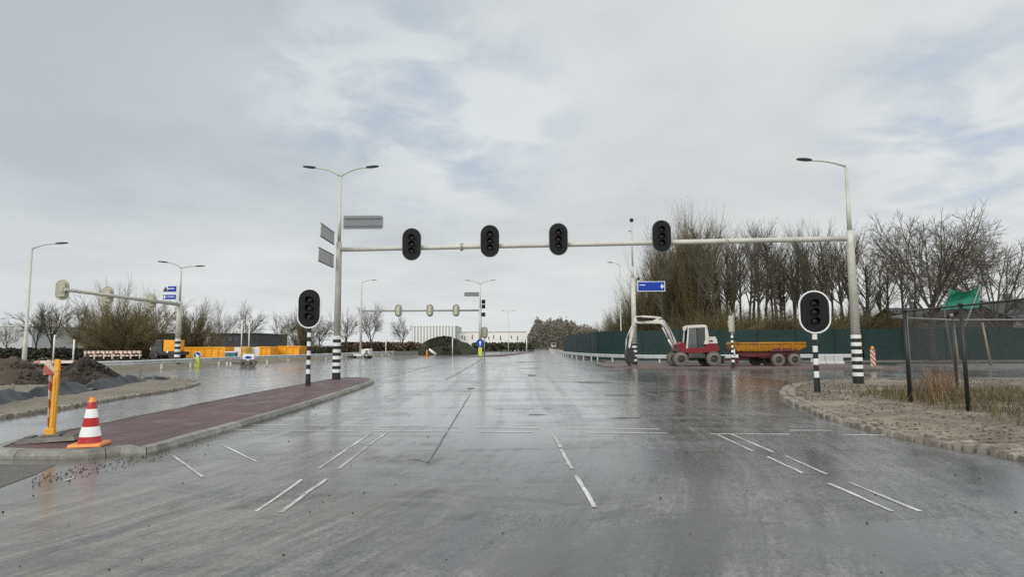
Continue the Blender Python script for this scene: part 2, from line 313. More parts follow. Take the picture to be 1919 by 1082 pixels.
# ------------------------------------------------------------------ mesh builder
class MB:
    def __init__(s): s.v = []; s.f = []; s.m = []; s.s = []
    def add(s, vs, fs, m=0, smooth=False):
        o = len(s.v); s.v.extend(vs)
        for f in fs: s.f.append(tuple(i + o for i in f)); s.m.append(m); s.s.append(smooth)
        return s
    def box(s, c, d, m=0, rot=None, taper=None):
        x, y, z = d[0] / 2, d[1] / 2, d[2] / 2
        tx, ty = taper or (1, 1)
        vs = [Vector((a * x * (tx if k > 0 else 1), b * y * (ty if k > 0 else 1), k * z)) for k in (-1, 1) for a, b in ((-1, -1), (1, -1), (1, 1), (-1, 1))]
        if rot is not None: vs = [rot @ v for v in vs]
        c = Vector(c)
        return s.add([tuple(v + c) for v in vs], [(3, 2, 1, 0), (4, 5, 6, 7), (0, 1, 5, 4), (1, 2, 6, 5), (2, 3, 7, 6), (3, 0, 4, 7)], m)
    def tube(s, pts, rad, n=8, m=0, caps=True, smooth=True, mf=None):
        pts = [Vector(p) for p in pts]
        if not hasattr(rad, '__len__'): rad = [rad] * len(pts)
        o = len(s.v); ref = None
        for i, p in enumerate(pts):
            t = pts[min(i + 1, len(pts) - 1)] - pts[max(i - 1, 0)]
            if t.length < 1e-9: t = Vector((0, 0, 1))
            t.normalize()
            if ref is None: ref = Vector((0, 1, 0)) if abs(t.y) < 0.9 else Vector((1, 0, 0))
            u = ref - t * ref.dot(t)
            if u.length < 1e-4: u = t.orthogonal()
            u.normalize(); ref = u; w = t.cross(u)
            for k in range(n):
                a = 2 * math.pi * k / n
                s.v.append(tuple(p + (u * math.cos(a) + w * math.sin(a)) * rad[i]))
        for i in range(len(pts) - 1):
            for k in range(n):
                k2 = (k + 1) % n
                s.f.append((o + i * n + k, o + i * n + k2, o + (i + 1) * n + k2, o + (i + 1) * n + k)); s.m.append(mf[i] if mf else m); s.s.append(smooth)
        if caps:
            s.f.append(tuple(o + k for k in reversed(range(n)))); s.m.append(mf[0] if mf else m); s.s.append(False)
            e = o + (len(pts) - 1) * n
            s.f.append(tuple(e + k for k in range(n))); s.m.append(mf[-1] if mf else m); s.s.append(False)
        return s
    def lathe(s, prof, c=(0, 0, 0), axis='Z', n=20, m=0, mf=None, smooth=True, cap=True):      # prof: (radius, height)
        o = len(s.v); c = Vector(c)
        for r, h in prof:
            for k in range(n):
                a = 2 * math.pi * k / n
                p = (r * math.cos(a), r * math.sin(a), h)
                if axis == 'Y': p = (p[0], p[2], p[1])
                if axis == 'X': p = (p[2], p[0], p[1])
                s.v.append(tuple(Vector(p) + c))
        for i in range(len(prof) - 1):
            for k in range(n):
                k2 = (k + 1) % n
                s.f.append((o + i * n + k, o + i * n + k2, o + (i + 1) * n + k2, o + (i + 1) * n + k)); s.m.append(mf[i] if mf else m); s.s.append(smooth)
        for i in (0, len(prof) - 1) if cap else ():
            if prof[i][0] > 1e-4:
                s.f.append(tuple(o + i * n + k for k in range(n))); s.m.append(m); s.s.append(False)
        return s
    def prism(s, poly, a, b, plane='XZ', m=0, m_a=None, m_b=None, c=(0, 0, 0)):         # poly in plane, extruded along the third axis from a to b
        n = len(poly); c = Vector(c)
        def mk(p, t):
            if plane == 'XZ': q = (p[0], t, p[1])
            elif plane == 'YZ': q = (t, p[0], p[1])
            else: q = (p[0], p[1], t)
            return tuple(Vector(q) + c)
        o = len(s.v)
        s.v.extend([mk(p, a) for p in poly] + [mk(p, b) for p in poly])
        tris = tessellate_polygon([[Vector((p[0], p[1], 0)) for p in poly]])
        for t in tris:
            s.f.append(tuple(o + i for i in t)); s.m.append(m if m_a is None else m_a); s.s.append(False)
            s.f.append(tuple(o + n + i for i in reversed(t))); s.m.append(m if m_b is None else m_b); s.s.append(False)
        for i in range(n):
            j = (i + 1) % n
            s.f.append((o + i, o + j, o + n + j, o + n + i)); s.m.append(m); s.s.append(False)
        return s
    def build(s, name, mats, parent=None, loc=(0, 0, 0), rz=0.0, bevel=0.0, fix=True, kind=None):
        me = bpy.data.meshes.new(name)
        me.from_pydata(s.v, [], s.f)
        if not isinstance(mats, (list, tuple)): mats = [mats]
        for q in mats: me.materials.append(q)
        me.polygons.foreach_set('material_index', s.m)
        me.polygons.foreach_set('use_smooth', s.s)
        if fix and len(s.f) < 20000:
            bm = bmesh.new(); bm.from_mesh(me)
            bmesh.ops.recalc_face_normals(bm, faces=bm.faces); bm.to_mesh(me); bm.free()
        me.update()
        o = bpy.data.objects.new(name, me); COL.objects.link(o)
        if parent is not None: o.parent = parent
        o.location = loc; o.rotation_euler = (0, 0, rz)
        if bevel:
            md = o.modifiers.new('bevel', 'BEVEL'); md.width = bevel; md.segments = 2; md.limit_method = 'ANGLE'
        if kind: o['kind'] = kind
        return o

def thing(name, label, cat, loc=(0, 0, 0), rz=0.0, group=None):
    o = bpy.data.objects.new(name, None); COL.objects.link(o)
    o.empty_display_size = 0.3
    o.location = loc; o.rotation_euler = (0, 0, rz)
    o['label'] = label; o['category'] = cat
    if group: o['group'] = group
    return o
def tag(o, label, cat, group=None):
    o['label'] = label; o['category'] = cat
    if group: o['group'] = group
    return o
def struct(o): o['kind'] = 'structure'; return o
def stuff(o, label, cat): o['kind'] = 'stuff'; o['label'] = label; o['category'] = cat; return o
def dup(root, loc, rz=0.0, scale=1.0, label=None, zs=None):
    r = root.copy(); COL.objects.link(r); r.location = loc; r.rotation_euler = (0, 0, rz)
    r.scale = (scale, scale, scale if zs is None else zs)
    if label: r['label'] = label
    for ch in list(root.children):
        c = ch.copy(); COL.objects.link(c); c.parent = r
        for g in list(ch.children):
            d = g.copy(); COL.objects.link(d); d.parent = c
    return r

def flat(name, poly, z, m, kind='structure'):
    mb = MB()
    tris = tessellate_polygon([[Vector((p[0], p[1], 0)) for p in poly]])
    fs = []
    for t in tris:
        a, b, c = (Vector((poly[i][0], poly[i][1], 0)) for i in t)
        fs.append(t if (b - a).cross(c - a).z > 0 else tuple(reversed(t)))
    mb.add([(p[0], p[1], z) for p in poly], fs)
    o = mb.build(name, m, fix=False)
    if kind: o['kind'] = kind
    return o
def smooth_poly(pts, step=0.3, closed=False):         # Catmull-Rom through the points
    pts = [Vector((p[0], p[1], 0)) for p in pts]; out = []; n = len(pts)
    for i in range(n if closed else n - 1):
        if closed: p0, p1, p2, p3 = (pts[(i + k) % n] for k in (-1, 0, 1, 2))
        else: p0, p1, p2, p3 = pts[max(i - 1, 0)], pts[i], pts[i + 1], pts[min(i + 2, n - 1)]
        k = max(1, int((p2 - p1).length / step))
        for j in range(k):
            t = j / k
            out.append(0.5 * (2 * p1 + (p2 - p0) * t + (2 * p0 - 5 * p1 + 4 * p2 - p3) * t * t + (3 * p1 - p0 - 3 * p2 + p3) * t ** 3))
    if not closed: out.append(pts[-1])
    return out
def g2(px, py, z=0.0):
    p = G(px, py, z); return (p.x, p.y)

# ------------------------------------------------------------------ the setting
mb = MB().add([(-2500, -300, 0), (2500, -300, 0), (2500, 3500, 0), (-2500, 3500, 0)], [(0, 1, 2, 3)])
mb.build('ground', M_ground, loc=(0, 0, -0.06), fix=False, kind='structure')

right_edge = [(6.35, -6), (6.4, 4), g2(1919, 868), g2(1800, 845), g2(1700, 826), g2(1620, 807), g2(1560, 790), g2(1500, 766), g2(1466, 748), g2(1462, 737), g2(1478, 726), g2(1530, 718), g2(1640, 713), g2(1780, 710), g2(1919, 709), (60, g2(1919, 709)[1] + 1)]
re_s = smooth_poly(right_edge, 0.25)
left_edge = [(-11.0, -6), (-11.0, 5), g2(0, 787), g2(120, 768), g2(240, 747), g2(330, 733), g2(375, 720), g2(350, 713), g2(260, 711), g2(150, 711), (-70, g2(150, 711)[1])]
le_s = smooth_poly(left_edge, 0.25)
far_left = [g2(60, 692), g2(250, 688), g2(460, 681), g2(640, 672), g2(770, 667), g2(870, 665), g2(935, 659), g2(990, 655)]
far_right = [g2(1022, 655), g2(1034, 659), g2(1062, 667), g2(1120, 678)]
ny = G(1400, 682).y
poly = [(v.x, v.y) for v in re_s] + [(70, ny), (12, ny)] + list(reversed(far_right)) + [(25, 330), (16, 330)] + list(reversed(far_left)) + [(-80, far_left[0][1] - 1)] + [(v.x, v.y) for v in reversed(le_s)]
flat('road', poly, 0.0, M_road)

def hn(x, y, s=1.0, o=0.0): return noise.noise(Vector((x * s + o, y * s, o * 1.7)))
def verge(name, edge, center, m, zf, rows=70, pw=2.2):
    mb = MB(); n = len(edge); vs = []
    for j in range(rows + 1):
        t = (j / rows) ** pw
        for e in edge:
            x = e.x + (center[0] - e.x) * t; y = e.y + (center[1] - e.y) * t
            dd = math.hypot(x - e.x, y - e.y)
            vs.append((x, y, zf(x, y, dd)))
    fs = [(j * n + i, j * n + i + 1, (j + 1) * n + i + 1, (j + 1) * n + i) for j in range(rows) for i in range(n - 1)]
    mb.add(vs, fs, 0, True)
    return mb.build(name, m, kind='structure')
def zr(x, y, d):
    k = min(1, d / 1.2)
    if d < 0.32: return -0.04
    return 0.03 + k * (0.05 + 0.05 * hn(x, y, 0.5) + 0.02 * hn(x, y, 2.1, 3) + 0.008 * hn(x, y, 6, 5)) + 0.10 * min(1, max(0, (d - 1.5) / 5))
verge('verge_right', re_s, (45, 8), M_verge, zr)
def zl(x, y, d):
    k = min(1, d / 1.0)
    if d < 0.2: return -0.04
    z = 0.02 + k * (0.05 + 0.03 * hn(x, y, 0.6) + 0.02 * hn(x, y, 2.5, 3))
    z -= 0.12 * math.exp(-((d - 3.6) / 0.7) ** 2)
    return z
verge('verge_left', le_s, (-60, 9), M_sand, zl)

# settings: edging of setts along the two verges (one sheet of loose stones each)
def setts(name, edge, rows, pitch, ln, side, z=0.02):
    mb = MB(); acc = 0.0
    for r_ in range(rows):
        acc = pitch * 0.5 * (r_ % 2)
        for i in range(len(edge) - 1):
            a, b = edge[i], edge[i + 1]; L_ = (b - a).length
            if L_ < 1e-6: continue
            t = (b - a) / L_; nrm = Vector((-t.y, t.x, 0)) * side
            while acc < L_:
                if rnd() > 0.03:
                    p = a + t * acc + nrm * (ln / 2 + r_ * (ln + 0.02) + U(-0.02, 0.02))
                    rot = Matrix.Rotation(math.atan2(t.y, t.x) + U(-0.12, 0.12), 3, 'Z') @ Matrix.Rotation(U(-0.16, 0.16), 3, 'X') @ Matrix.Rotation(U(-0.1, 0.1), 3, 'Y')
                    mb.box((p.x, p.y, z + 0.012 * r_ + U(-0.006, 0.012)), (pitch - 0.05, ln, 0.13), 0, rot, taper=(0.86, 0.92))
                acc += pitch
            acc -= L_
    return mb.build(name, M_sett, kind='structure', fix=False)
near_r = [e for e in re_s if e.x < 17]
setts('cobble_edging', near_r, 2, 0.17, 0.21, -1)
near_l = [e for e in le_s if e.x > -24 and e.y > 4]
setts('cobble_edging', near_l, 1, 0.2, 0.24, 1)

# median island
isl_px = [(275, 842), (430, 800), (560, 762), (660, 730), (696, 717), (701, 712), (690, 708.5), (650, 708.5), (600, 714), (480, 736), (330, 765), (160, 798), (0, 832)]
isl = [g2(x, y, 0.1) for x, y in isl_px]
y0 = G(165, 860, 0.0).y
xl = isl[-1][0]
isl += [(xl + 0.05, y0 + 0.7), (xl + 0.3, y0 + 0.15), (xl + 0.9, y0 - 0.02), (G(60, 864).x, y0 - 0.05), (G(165, 860).x, y0), (G(225, 853).x, G(225, 853).y)]
isl_s = smooth_poly(isl, 0.2, True)
def inset(pts, d):
    out = []; n = len(pts)
    for i in range(n):
        t = (pts[(i + 1) % n] - pts[i - 1]).normalized()
        out.append(pts[i] + Vector((-t.y, t.x, 0)) * d)
    return out
ins = inset(isl_s, 0.2)
flat('traffic_island', [(p.x, p.y) for p in ins], 0.105, M_brick)
mb = MB(); n = len(isl_s); i = 0
out_b = isl_s; out_t = inset(isl_s, 0.05); inn = inset(isl_s, 0.205)
while i < n:
    k = min(5, n - i)
    dz = U(-0.004, 0.006)
    idx = [(i + q) % n for q in range(k + 1)]
    vs = []; fs = []
    for c_, q in enumerate(idx):
        g = 0.006 if c_ == 0 else (-0.006 if c_ == k else 0)
        t = (isl_s[(q + 1) % n] - isl_s[q - 1]).normalized() * g
        for src, z in ((out_b, -0.03), (out_b, 0.045), (out_t, 0.118 + dz), (inn, 0.122 + dz), (inn, 0.0)):
            vs.append((src[q].x + t.x, src[q].y + t.y, z))
    for c_ in range(k):
        for r_ in range(4):
            a = c_ * 5 + r_
            fs.append((a, a + 5, a + 6, a + 1))
    fs.append((0, 1, 2, 3, 4)); e = k * 5; fs.append((e + 4, e + 3, e + 2, e + 1, e))
    mb.add(vs, fs)
    i += k
mb.build('island_kerb', M_conc, kind='structure')
# gravel strip in front of the island's near end
flat('gravel_strip', [(G(105, 872).x, G(105, 872).y), (G(0, 871).x - 3, G(0, 871).y + 0.1), (-9.5, 5.4), g2(0, 915), g2(60, 893)], 0.004, M_gravel)

# paved strip across the side street, on the right
k0 = G(1138, 690.5); k1 = G(1690, 692)
py0 = k0.y; depth = 6.5
mbk = MB(); mbk.prism([(k0.x, py0 + 0.6), (k0.x + 0.5, py0), (k1.x, k1.y), (k1.x + 0.6, k1.y + 0.5), (k1.x + 0.6, k1.y + depth), (k0.x + 0.6, py0 + depth), (k0.x, py0 + depth - 0.6)], -0.02, 0.11, 'XY')
mbk.build('paved_strip', [M_redpave], kind='structure', bevel=0.02)
mbk = MB(); mbk.prism([(k1.x + 3.5, k1.y - 0.3), (80, k1.y - 0.5), (80, k1.y + 5.6), (k1.x + 3.2, k1.y + 5.6)], -0.02, 0.1, 'XY')
mbk.build('pavement', [M_pave], kind='structure', bevel=0.02)
flat('verge_strip', [(9.2, ny + 1.4), (90, ny - 1.5), (90, ny + 25), (9.2, ny + 25), (8.6, ny + 5)], 0.006, M_gravel)

# markings, each dash a thin sheet of paint
def dash(p, q, w, m=M_mark, name='road_marking', z=0.005):
    p = Vector(p[:2] + (0,)) if isinstance(p, tuple) else Vector((p.x, p.y, 0)); q = Vector(q[:2] + (0,)) if isinstance(q, tuple) else Vector((q.x, q.y, 0))
    t = (q - p).normalized(); nn = Vector((-t.y, t.x, 0)) * w / 2
    k = max(2, int((q - p).length / 0.25)); vs = []
    for i in range(k + 1):
        c = p.lerp(q, i / k); ww = U(0.8, 1.15); o = nn.normalized() * U(-0.006, 0.006)
        vs += [(c.x + nn.x * ww + o.x, c.y + nn.y * ww + o.y, z), (c.x - nn.x * ww + o.x, c.y - nn.y * ww + o.y, z)]
    mb = MB().add(vs, [(2 * i + 1, 2 * i + 3, 2 * i + 2, 2 * i) for i in range(k)])
    return mb.build(name, m, fix=False, kind='structure')
for a, b in (((728, 810), (690, 836)), ((688, 838), (634, 880)), ((613, 899), (570, 928)), ((572, 927), (525, 962)), ((1035, 813), (1050, 839)), ((1051, 843), (1072, 880)), ((1079, 892), (1115, 952)),
             ((1345, 816), (1412, 847)), ((1371, 815), (1450, 849)), ((1437, 857), (1505, 888)), ((1472, 856), (1550, 890)), ((1553, 907), (1672, 960)), ((1592, 906), (1724, 960))):
    dash(G(*a), G(*b), 0.052)
dash(G(322, 853), G(380, 895), 0.034)
for a, b in (((700, 810), (656, 839)), ((654, 840), (597, 879)), ((566, 900), (480, 960))):
    dash(G(*a), G(*b), 0.04, M_mark)
for a, b in (((412, 833), (480, 866)), ((120, 903), (140, 896))):
    dash(G(*a), G(*b), 0.028, M_markfaint)
for a, b in (((438, 797), (540, 797.5)), ((575, 798.5), (700, 800)), ((712, 800), (860, 801.5)), ((890, 802), (1010, 803.5)), ((1060, 804), (1235, 805.5)), ((1480, 807.5), (1560, 808)),
             ((540, 808), (660, 808.5)), ((700, 809), (870, 810)), ((900, 810.5), (1000, 811)), ((1100, 812), (1250, 813)), ((1330, 814), (1480, 815)), ((1580, 816), (1660, 817)),
             ((1090, 763), (1140, 764))):
    dash(G(*a), G(*b), 0.065, M_markfaint)
dash(G(400, 806), G(530, 807.5), 0.05, M_markfaint)
for a, b in (((882, 738), (803, 868)), ((776, 862), (803, 868)), ((1112, 716), (1000, 715))):
    dash(G(*a), G(*b), 0.035, M_seam, 'asphalt_seam', 0.003)

for pl in ([(893, 669), (850, 677), (800, 689), (752, 701), (706, 712)], [(706, 714), (860, 715), (1000, 715.5), (1130, 718)], [(905, 672), (868, 695), (835, 712)], [(800, 690), (700, 694), (600, 696)], [(1155, 700), (1330, 702), (1480, 703)]):
    pts = smooth_poly([g2(*q_) for q_ in pl], 0.6)
    mb = MB(); vs = []
    for i, p in enumerate(pts):
        t = (pts[min(i + 1, len(pts) - 1)] - pts[max(i - 1, 0)]).normalized(); wd_ = U(0.4, 1.5) * 0.03 * (1 + p.y / 60)
        vs += [(p.x - t.y * wd_, p.y + t.x * wd_, 0.003), (p.x + t.y * wd_, p.y - t.x * wd_, 0.003)]
    mb.add(vs, [(2 * i, 2 * i + 1, 2 * i + 3, 2 * i + 2) for i in range(len(pts) - 1)])
    mb.build('asphalt_seam', M_seam, fix=False, kind='structure')
for px, py, rx, ry in ((882, 729, 0.12, 0.5), (1003, 778, 0.2, 0.12), (1172, 784, 0.32, 0.1), (990, 691, 0.8, 0.5), (995, 704, 0.25, 1.2), (985, 679, 1.2, 1.3), (1110, 717, 0.7, 0.7), (1160, 741, 0.5, 0.25), (1245, 733, 1.2, 0.5)):
    q_ = G(px, py); ph = U(0, 9)
    flat('tar_patch', [(q_.x + rx * math.cos(a_ * 0.42) * (1 + 0.8 * hn(math.cos(a_ * 0.42) * 2 + ph, math.sin(a_ * 0.42) * 2)), q_.y + ry * math.sin(a_ * 0.42) * (1 + 0.8 * hn(math.cos(a_ * 0.42) * 2 + ph, math.sin(a_ * 0.42) * 2 + 5))) for a_ in range(15)], 0.0045, M_seam)
# loose dirt on the road, litter and grass on the verges
def flakes(name, spots, m, smin, smax, h=0.3):
    mb = MB()
    for x, y, z in spots:
        s_ = U(smin, smax); a = U(0, 6.28); ax = Vector((math.cos(a), math.sin(a), U(-h, h))) * s_; ay = Vector((-math.sin(a), math.cos(a), U(-h, h))) * s_ * U(0.4, 0.8)
        c = Vector((x, y, z + s_ * 0.25))
        mb.add([tuple(c - ax), tuple(c - ay + Vector((0, 0, s_ * 0.2))), tuple(c + ax), tuple(c + ay)], [(0, 1, 2), (0, 2, 3)])
    return mb.build(name, m, fix=False)
def lumps(name, spots, m, smin, smax):
    mb = MB()
    for x, y, z in spots:
        s_ = U(smin, smax)
        mb.box((x, y, z + s_ * 0.3), (s_ * U(0.7, 1.4), s_ * U(0.7, 1.4), s_ * 0.8), 0, Matrix.Rotation(U(0, 3), 3, 'Z') @ Matrix.Rotation(U(-0.5, 0.5), 3, 'X'), taper=(U(0.3, 0.8), U(0.3, 0.8)))
    return mb.build(name, m, fix=False)
spots = []
for _ in range(150):
    y = 3.2 + 14 * rnd() ** 1.6; spots.append((U(-6.5, 6.2) * min(1, y / 5), y, 0))
for _ in range(420):
    q = isl_s[int(rnd() * n)]
    spots.append((q.x + random.gauss(0.22, 0.16) * (1 if q.x > -7 else -1), q.y + random.gauss(0, 0.1), 0.0))
spots = [p for p in spots if not (-8.6 < p[0] < -5.5 and 8.6 < p[1] < 30)]
stuff(lumps('dirt_crumbs', spots, M_crumb, 0.006, 0.019), 'dark crumbs of dirt scattered over the wet asphalt', 'dirt')
# dirt washed along the island's near kerb
spots = []
for _ in range(260):
    t = rnd(); p = G(60 + 250 * t, 905 - 55 * t + random.gauss(0, 6)); spots.append((p.x, p.y, 0.004))
stuff(lumps('gutter_dirt', spots, M_crumb, 0.004, 0.016), 'brown dirt washed along the near end of the traffic island kerb', 'dirt')
spots = []
for _ in range(13000):
    e = near_r[int(rnd() * len(near_r))]; t = 0.012 + 0.45 * rnd() ** 1.7
    x = e.x + (45 - e.x) * t; y = e.y + (8 - e.y) * t
    if y < 3: continue
    if hn(x, y, 0.45, 8) + U(-0.2, 0.2) < -0.06 and rnd() < 0.9: continue
    spots.append((x, y, zr(x, y, math.hypot(x - e.x, y - e.y))))
stuff(flakes('leaf_litter', spots, M_litter, 0.014, 0.05), 'brown leaf litter strewn over the sandy verge on the right', 'leaf litter')
def grass(name, spots, m, hmin, hmax, wd=0.012):
    mb = MB()
    for x, y, z in spots:
        h = U(hmin, hmax); a = U(0, 6.28); lean = U(0.1, 1.1) * h
        d = Vector((math.cos(a), math.sin(a), 0)); w = Vector((-d.y, d.x, 0)) * wd
        b = Vector((x, y, z - 0.01)); p1 = b + d * lean * 0.35 + Vector((0, 0, h * 0.6)); p2 = b + d * lean + Vector((0, 0, h * U(0.75, 1)))
        mb.add([tuple(b - w), tuple(b + w), tuple(p1 + w * 0.7), tuple(p1 - w * 0.7), tuple(p2)], [(0, 1, 2, 3), (3, 2, 4)])
    return mb.build(name, m, fix=False)
FC = G(1706, 752, 0.12); FP = G(1815, 771, 0.12)
spots = []
while len(spots) < 30000:
    x = U(9.4, 24); y = U(9, 20)
    lim = FC.x - 0.5 - (FC.y - y) * 0.1
    if x < lim or y > 18.5 - (x - 11) * 0.02 or rnd() > min(1, 0.12 + 0.5 * (x - lim)): continue
    if hn(x, y, 0.7, 2) + U(-0.4, 0.4) < -0.25: continue
    spots.append((x, y, 0.12 + 0.04 * hn(x, y, 0.5)))
stuff(grass('dry_grass', spots, M_straw, 0.08, 0.36, 0.008), 'tufts of dry yellow grass growing around the black wire fence', 'grass')
spots = []
for _ in range(2600):
    x = U(9, 30); y = U(16, 26)
    if y > 21.5 + 0.12 * x and False: continue
    q = G(1560, 716); 
    if y > 24.5 or x < 9.6: continue
    if hn(x, y, 0.6, 9) < 0.0: continue
    spots.append((x, y, 0.1))
stuff(grass('short_grass', spots, M_leafgreen, 0.04, 0.14, 0.012), 'thin short grass on the verge behind the black fence posts', 'grass')

# ------------------------------------------------------------------ posts, lamps and signals
def capsule(w, h, k=10, cz=0.0):
    r = w / 2; c = h / 2 - r; out = []
    for i in range(k + 1):
        a = math.pi * i / k; out.append((r * math.cos(a), cz + c + r * math.sin(a)))
    for i in range(k + 1):
        a = math.pi + math.pi * i / k; out.append((r * math.cos(a), cz - c + r * math.sin(a)))
    return out
def signal_head(parent, loc, rz, w, h, border, bw):
    """black capsule board facing local -Y: the board is the part, border / visors / lenses / housing its sub-parts"""
    b = MB().prism(capsule(w - bw * 2, h - bw * 2), -0.012, 0.012, 'XZ', 0, 0, 1).build('signal_head', [M_board, M_back], parent, loc, rz)
    o_ = capsule(w, h); i_ = capsule(w - bw * 2, h - bw * 2); n_ = len(o_); m = MB(); vs = []
    for y in (-0.02, 0.02):
        vs += [(p[0], y, p[1]) for p in o_] + [(p[0], y, p[1]) for p in i_]
    fs = []; ms = []
    for i in range(n_):
        j = (i + 1) % n_
        fs += [(i, j, n_ + j, n_ + i), (2 * n_ + j, 2 * n_ + i, 3 * n_ + i, 3 * n_ + j), (i, 2 * n_ + i, 2 * n_ + j, j), (n_ + i, n_ + j, 3 * n_ + j, 3 * n_ + i)]
    m.add(vs, fs)
    m.build('board_border', border, b)
    hs = MB(); hs.box((0, 0.15, 0), (w * 0.42, 0.27, h * 0.7)).box((0, 0.31, 0.0), (w * 0.2, 0.05, h * 0.3))
    hs.build('signal_housing', M_back, b, bevel=0.02)
    pit = h * 0.205; rr = h * 0.078
    for k in (1, 0, -1):
        zc = k * pit
        MB().lathe([(0.001, -0.034), (rr * 0.7, -0.03), (rr, -0.018), (rr, 0)], (0, -0.012, zc), 'Y', 18).build('lens', M_lens[1 - k], b)
        v = MB(); vs = []; fs = []; seg = 16
        for i in range(seg + 1):
            a = R(-40) + R(260) * i / seg
            dp = 0.21 if R(10) < a < R(170) else 0.13
            for r_, y in ((rr * 1.12, -0.013), (rr * 1.16, -dp), (rr * 1.04, -dp), (rr * 1.02, -0.013)):
                vs.append((r_ * math.cos(a), y, zc + r_ * math.sin(a)))
        for i in range(seg):
            for q in range(3):
                fs.append((4 * i + q, 4 * i + 4 + q, 4 * i + 5 + q, 4 * i + 1 + q))
        v.add(vs, fs, 0, True)
        v.build('visor', M_visor, b)
    return b
def banded(parent, H, r, nb, bh, base_black=0.3, name='striped_base', r_top=None):
    """black and white ringed sleeve around the foot of a pole"""
    z = [0.0, base_black]; mf = [0]; c = 1
    while len(z) < nb + 2:
        z.append(z[-1] + bh); mf.append(c); c = 1 - c
    m = MB(); r1 = r_top or r
    pts = []; rad = []; mm = []
    for i in range(len(z) - 1):
        a = r + (r1 - r) * z[i] / z[-1]; b = r + (r1 - r) * z[i + 1] / z[-1]
        m.tube([(0, 0, z[i]), (0, 0, z[i + 1])], [a, b], 16, mf[i], caps=False)
    m.tube([(0, 0, z[-1]), (0, 0, z[-1] + 0.004)], [r1, r1 * 0.9], 16, mf[-1])
    m.build(name, [M_black, M_white], parent)
    return z[-1]
def lamp_arm(parent, z, ang, ln, rise, mpole=M_post, r=0.045, hl=0.62, mhead=M_lampgrey):
    d = Vector((math.cos(ang), math.sin(ang), 0))
    pts = []
    for i in range(9):
        t = i / 8
        pts.append(Vector((0, 0, z)) + d * (ln * t) + Vector((0, 0, rise * (1 - (1 - t) ** 2.2))))
    a = MB().tube(pts, [r * (1 - 0.35 * i / 8) for i in range(9)], 8).build('lamp_arm', mpole, parent)
    e = pts[-1]; m = MB()
    prof = [(0.0, 0.035, 0.03), (0.1, 0.09, 0.05), (0.35, 0.15, 0.06), (0.7, 0.15, 0.05), (0.92, 0.11, 0.035), (1.0, 0.03, 0.015)]
    w = Vector((-d.y, d.x, 0)); vs = []
    for t, hw, hh in prof:
        c = e + d * (t * hl - 0.06) + Vector((0, 0, 0.02 + 0.05 * t))
        for k in range(8):
            q = 2 * math.pi * k / 8
            vs.append(tuple(c + w * (hw * math.cos(q)) + Vector((0, 0, hh * math.sin(q)))))
    fs = [(i * 8 + k, i * 8 + (k + 1) % 8, (i + 1) * 8 + (k + 1) % 8, (i + 1) * 8 + k) for i in range(len(prof) - 1) for k in range(8)]
    fs += [tuple(range(8)), tuple(range(40, 48))]
    m.add(vs, fs, 0, True); m.build('lamp_head', mhead, a)
    return a

# ---- main gantry
A = G(630, 711, 0.105); B = G(1609, 720, 0.06)
zA = P(640, 468, A.y).z - A.z; zB = P(1585, 447, B.y).z - B.z
gan = thing('signal_gantry', 'cream portal gantry spanning the road with four black traffic lights and grey blank signs', 'traffic light gantry', A)
rel = B - A
banded(gan, 0, 0.19, 11, 0.152, 0.3, r_top=0.182)
zt = P(636, 330, A.y).z - A.z
MB().tube([(0, 0, 1.9), (0, 0, zA - 0.25), (0, 0, zA + 0.35)], [0.158, 0.132, 0.128], 16).tube([(0, 0, zA + 0.36), (0, 0, zA + 1.6), (0, 0, zA + 1.62), (0, 0, zt)], [0.085, 0.078, 0.065, 0.05], 12).build('column', M_post, gan)
s2 = MB()
z = [0.0, 0.3]; c = 1
while len(z) < 13: z.append(z[-1] + 0.145)
for i in range(len(z) - 1):
    s2.tube([(rel.x, rel.y, rel.z + z[i]), (rel.x, rel.y, rel.z + z[i + 1])], 0.195 - 0.001 * i, 16, 0 if i % 2 == 0 else 1, caps=False)
s2.tube([(rel.x, rel.y, rel.z + z[-1]), (rel.x, rel.y, rel.z + z[-1] + 0.004)], [0.182, 0.17], 16, 0)
s2.build('striped_base', [M_black, M_white], gan)
zt2 = P(1573, 312, B.y).z - B.z
q = rel
MB().tube([(q.x, q.y, q.z + 1.8), (q.x, q.y, q.z + zB - 0.25), (q.x, q.y, q.z + zB + 0.3)], [0.168, 0.14, 0.136], 16).tube([(q.x, q.y, q.z + zB + 0.31), (q.x, q.y, q.z + zB + 1.3), (q.x, q.y, q.z + zB + 1.32), (q.x, q.y, q.z + zt2)], [0.085, 0.078, 0.065, 0.05], 12).build('column', M_post, gan)
pa = Vector((0, 0, zA)); pb = rel + Vector((0, 0, zB))
pts = [pa.lerp(pb, i / 8) for i in range(9)]
arm = MB().tube(pts, 0.104, 14).build('crossarm', M_post, gan)
for px in (866, 1362):
    t = (P(px, 460, 26).x - 0) ; 
    # the flange sits where the arm crosses that bearing
    best = min((abs((A + pa.lerp(pb, i / 400)).x * 1.0 / (A + pa.lerp(pb, i / 400)).y - ray(px, 460).x / ray(px, 460).y), i) for i in range(401))[1] / 400
    c = pa.lerp(pb, best); d = (pb - pa).normalized()
    fl = MB().tube([c - d * 0.035, c - d * 0.004], 0.185, 14).tube([c + d * 0.004, c + d * 0.035], 0.185, 14)
    for k in range(6):
        a = k * math.pi / 3; o_ = Vector((0, math.cos(a), math.sin(a))) * 0.15
        fl.tube([c - d * 0.07 + o_, c + d * 0.07 + o_], 0.018, 6)
    fl.build('arm_flange', M_back, gan)
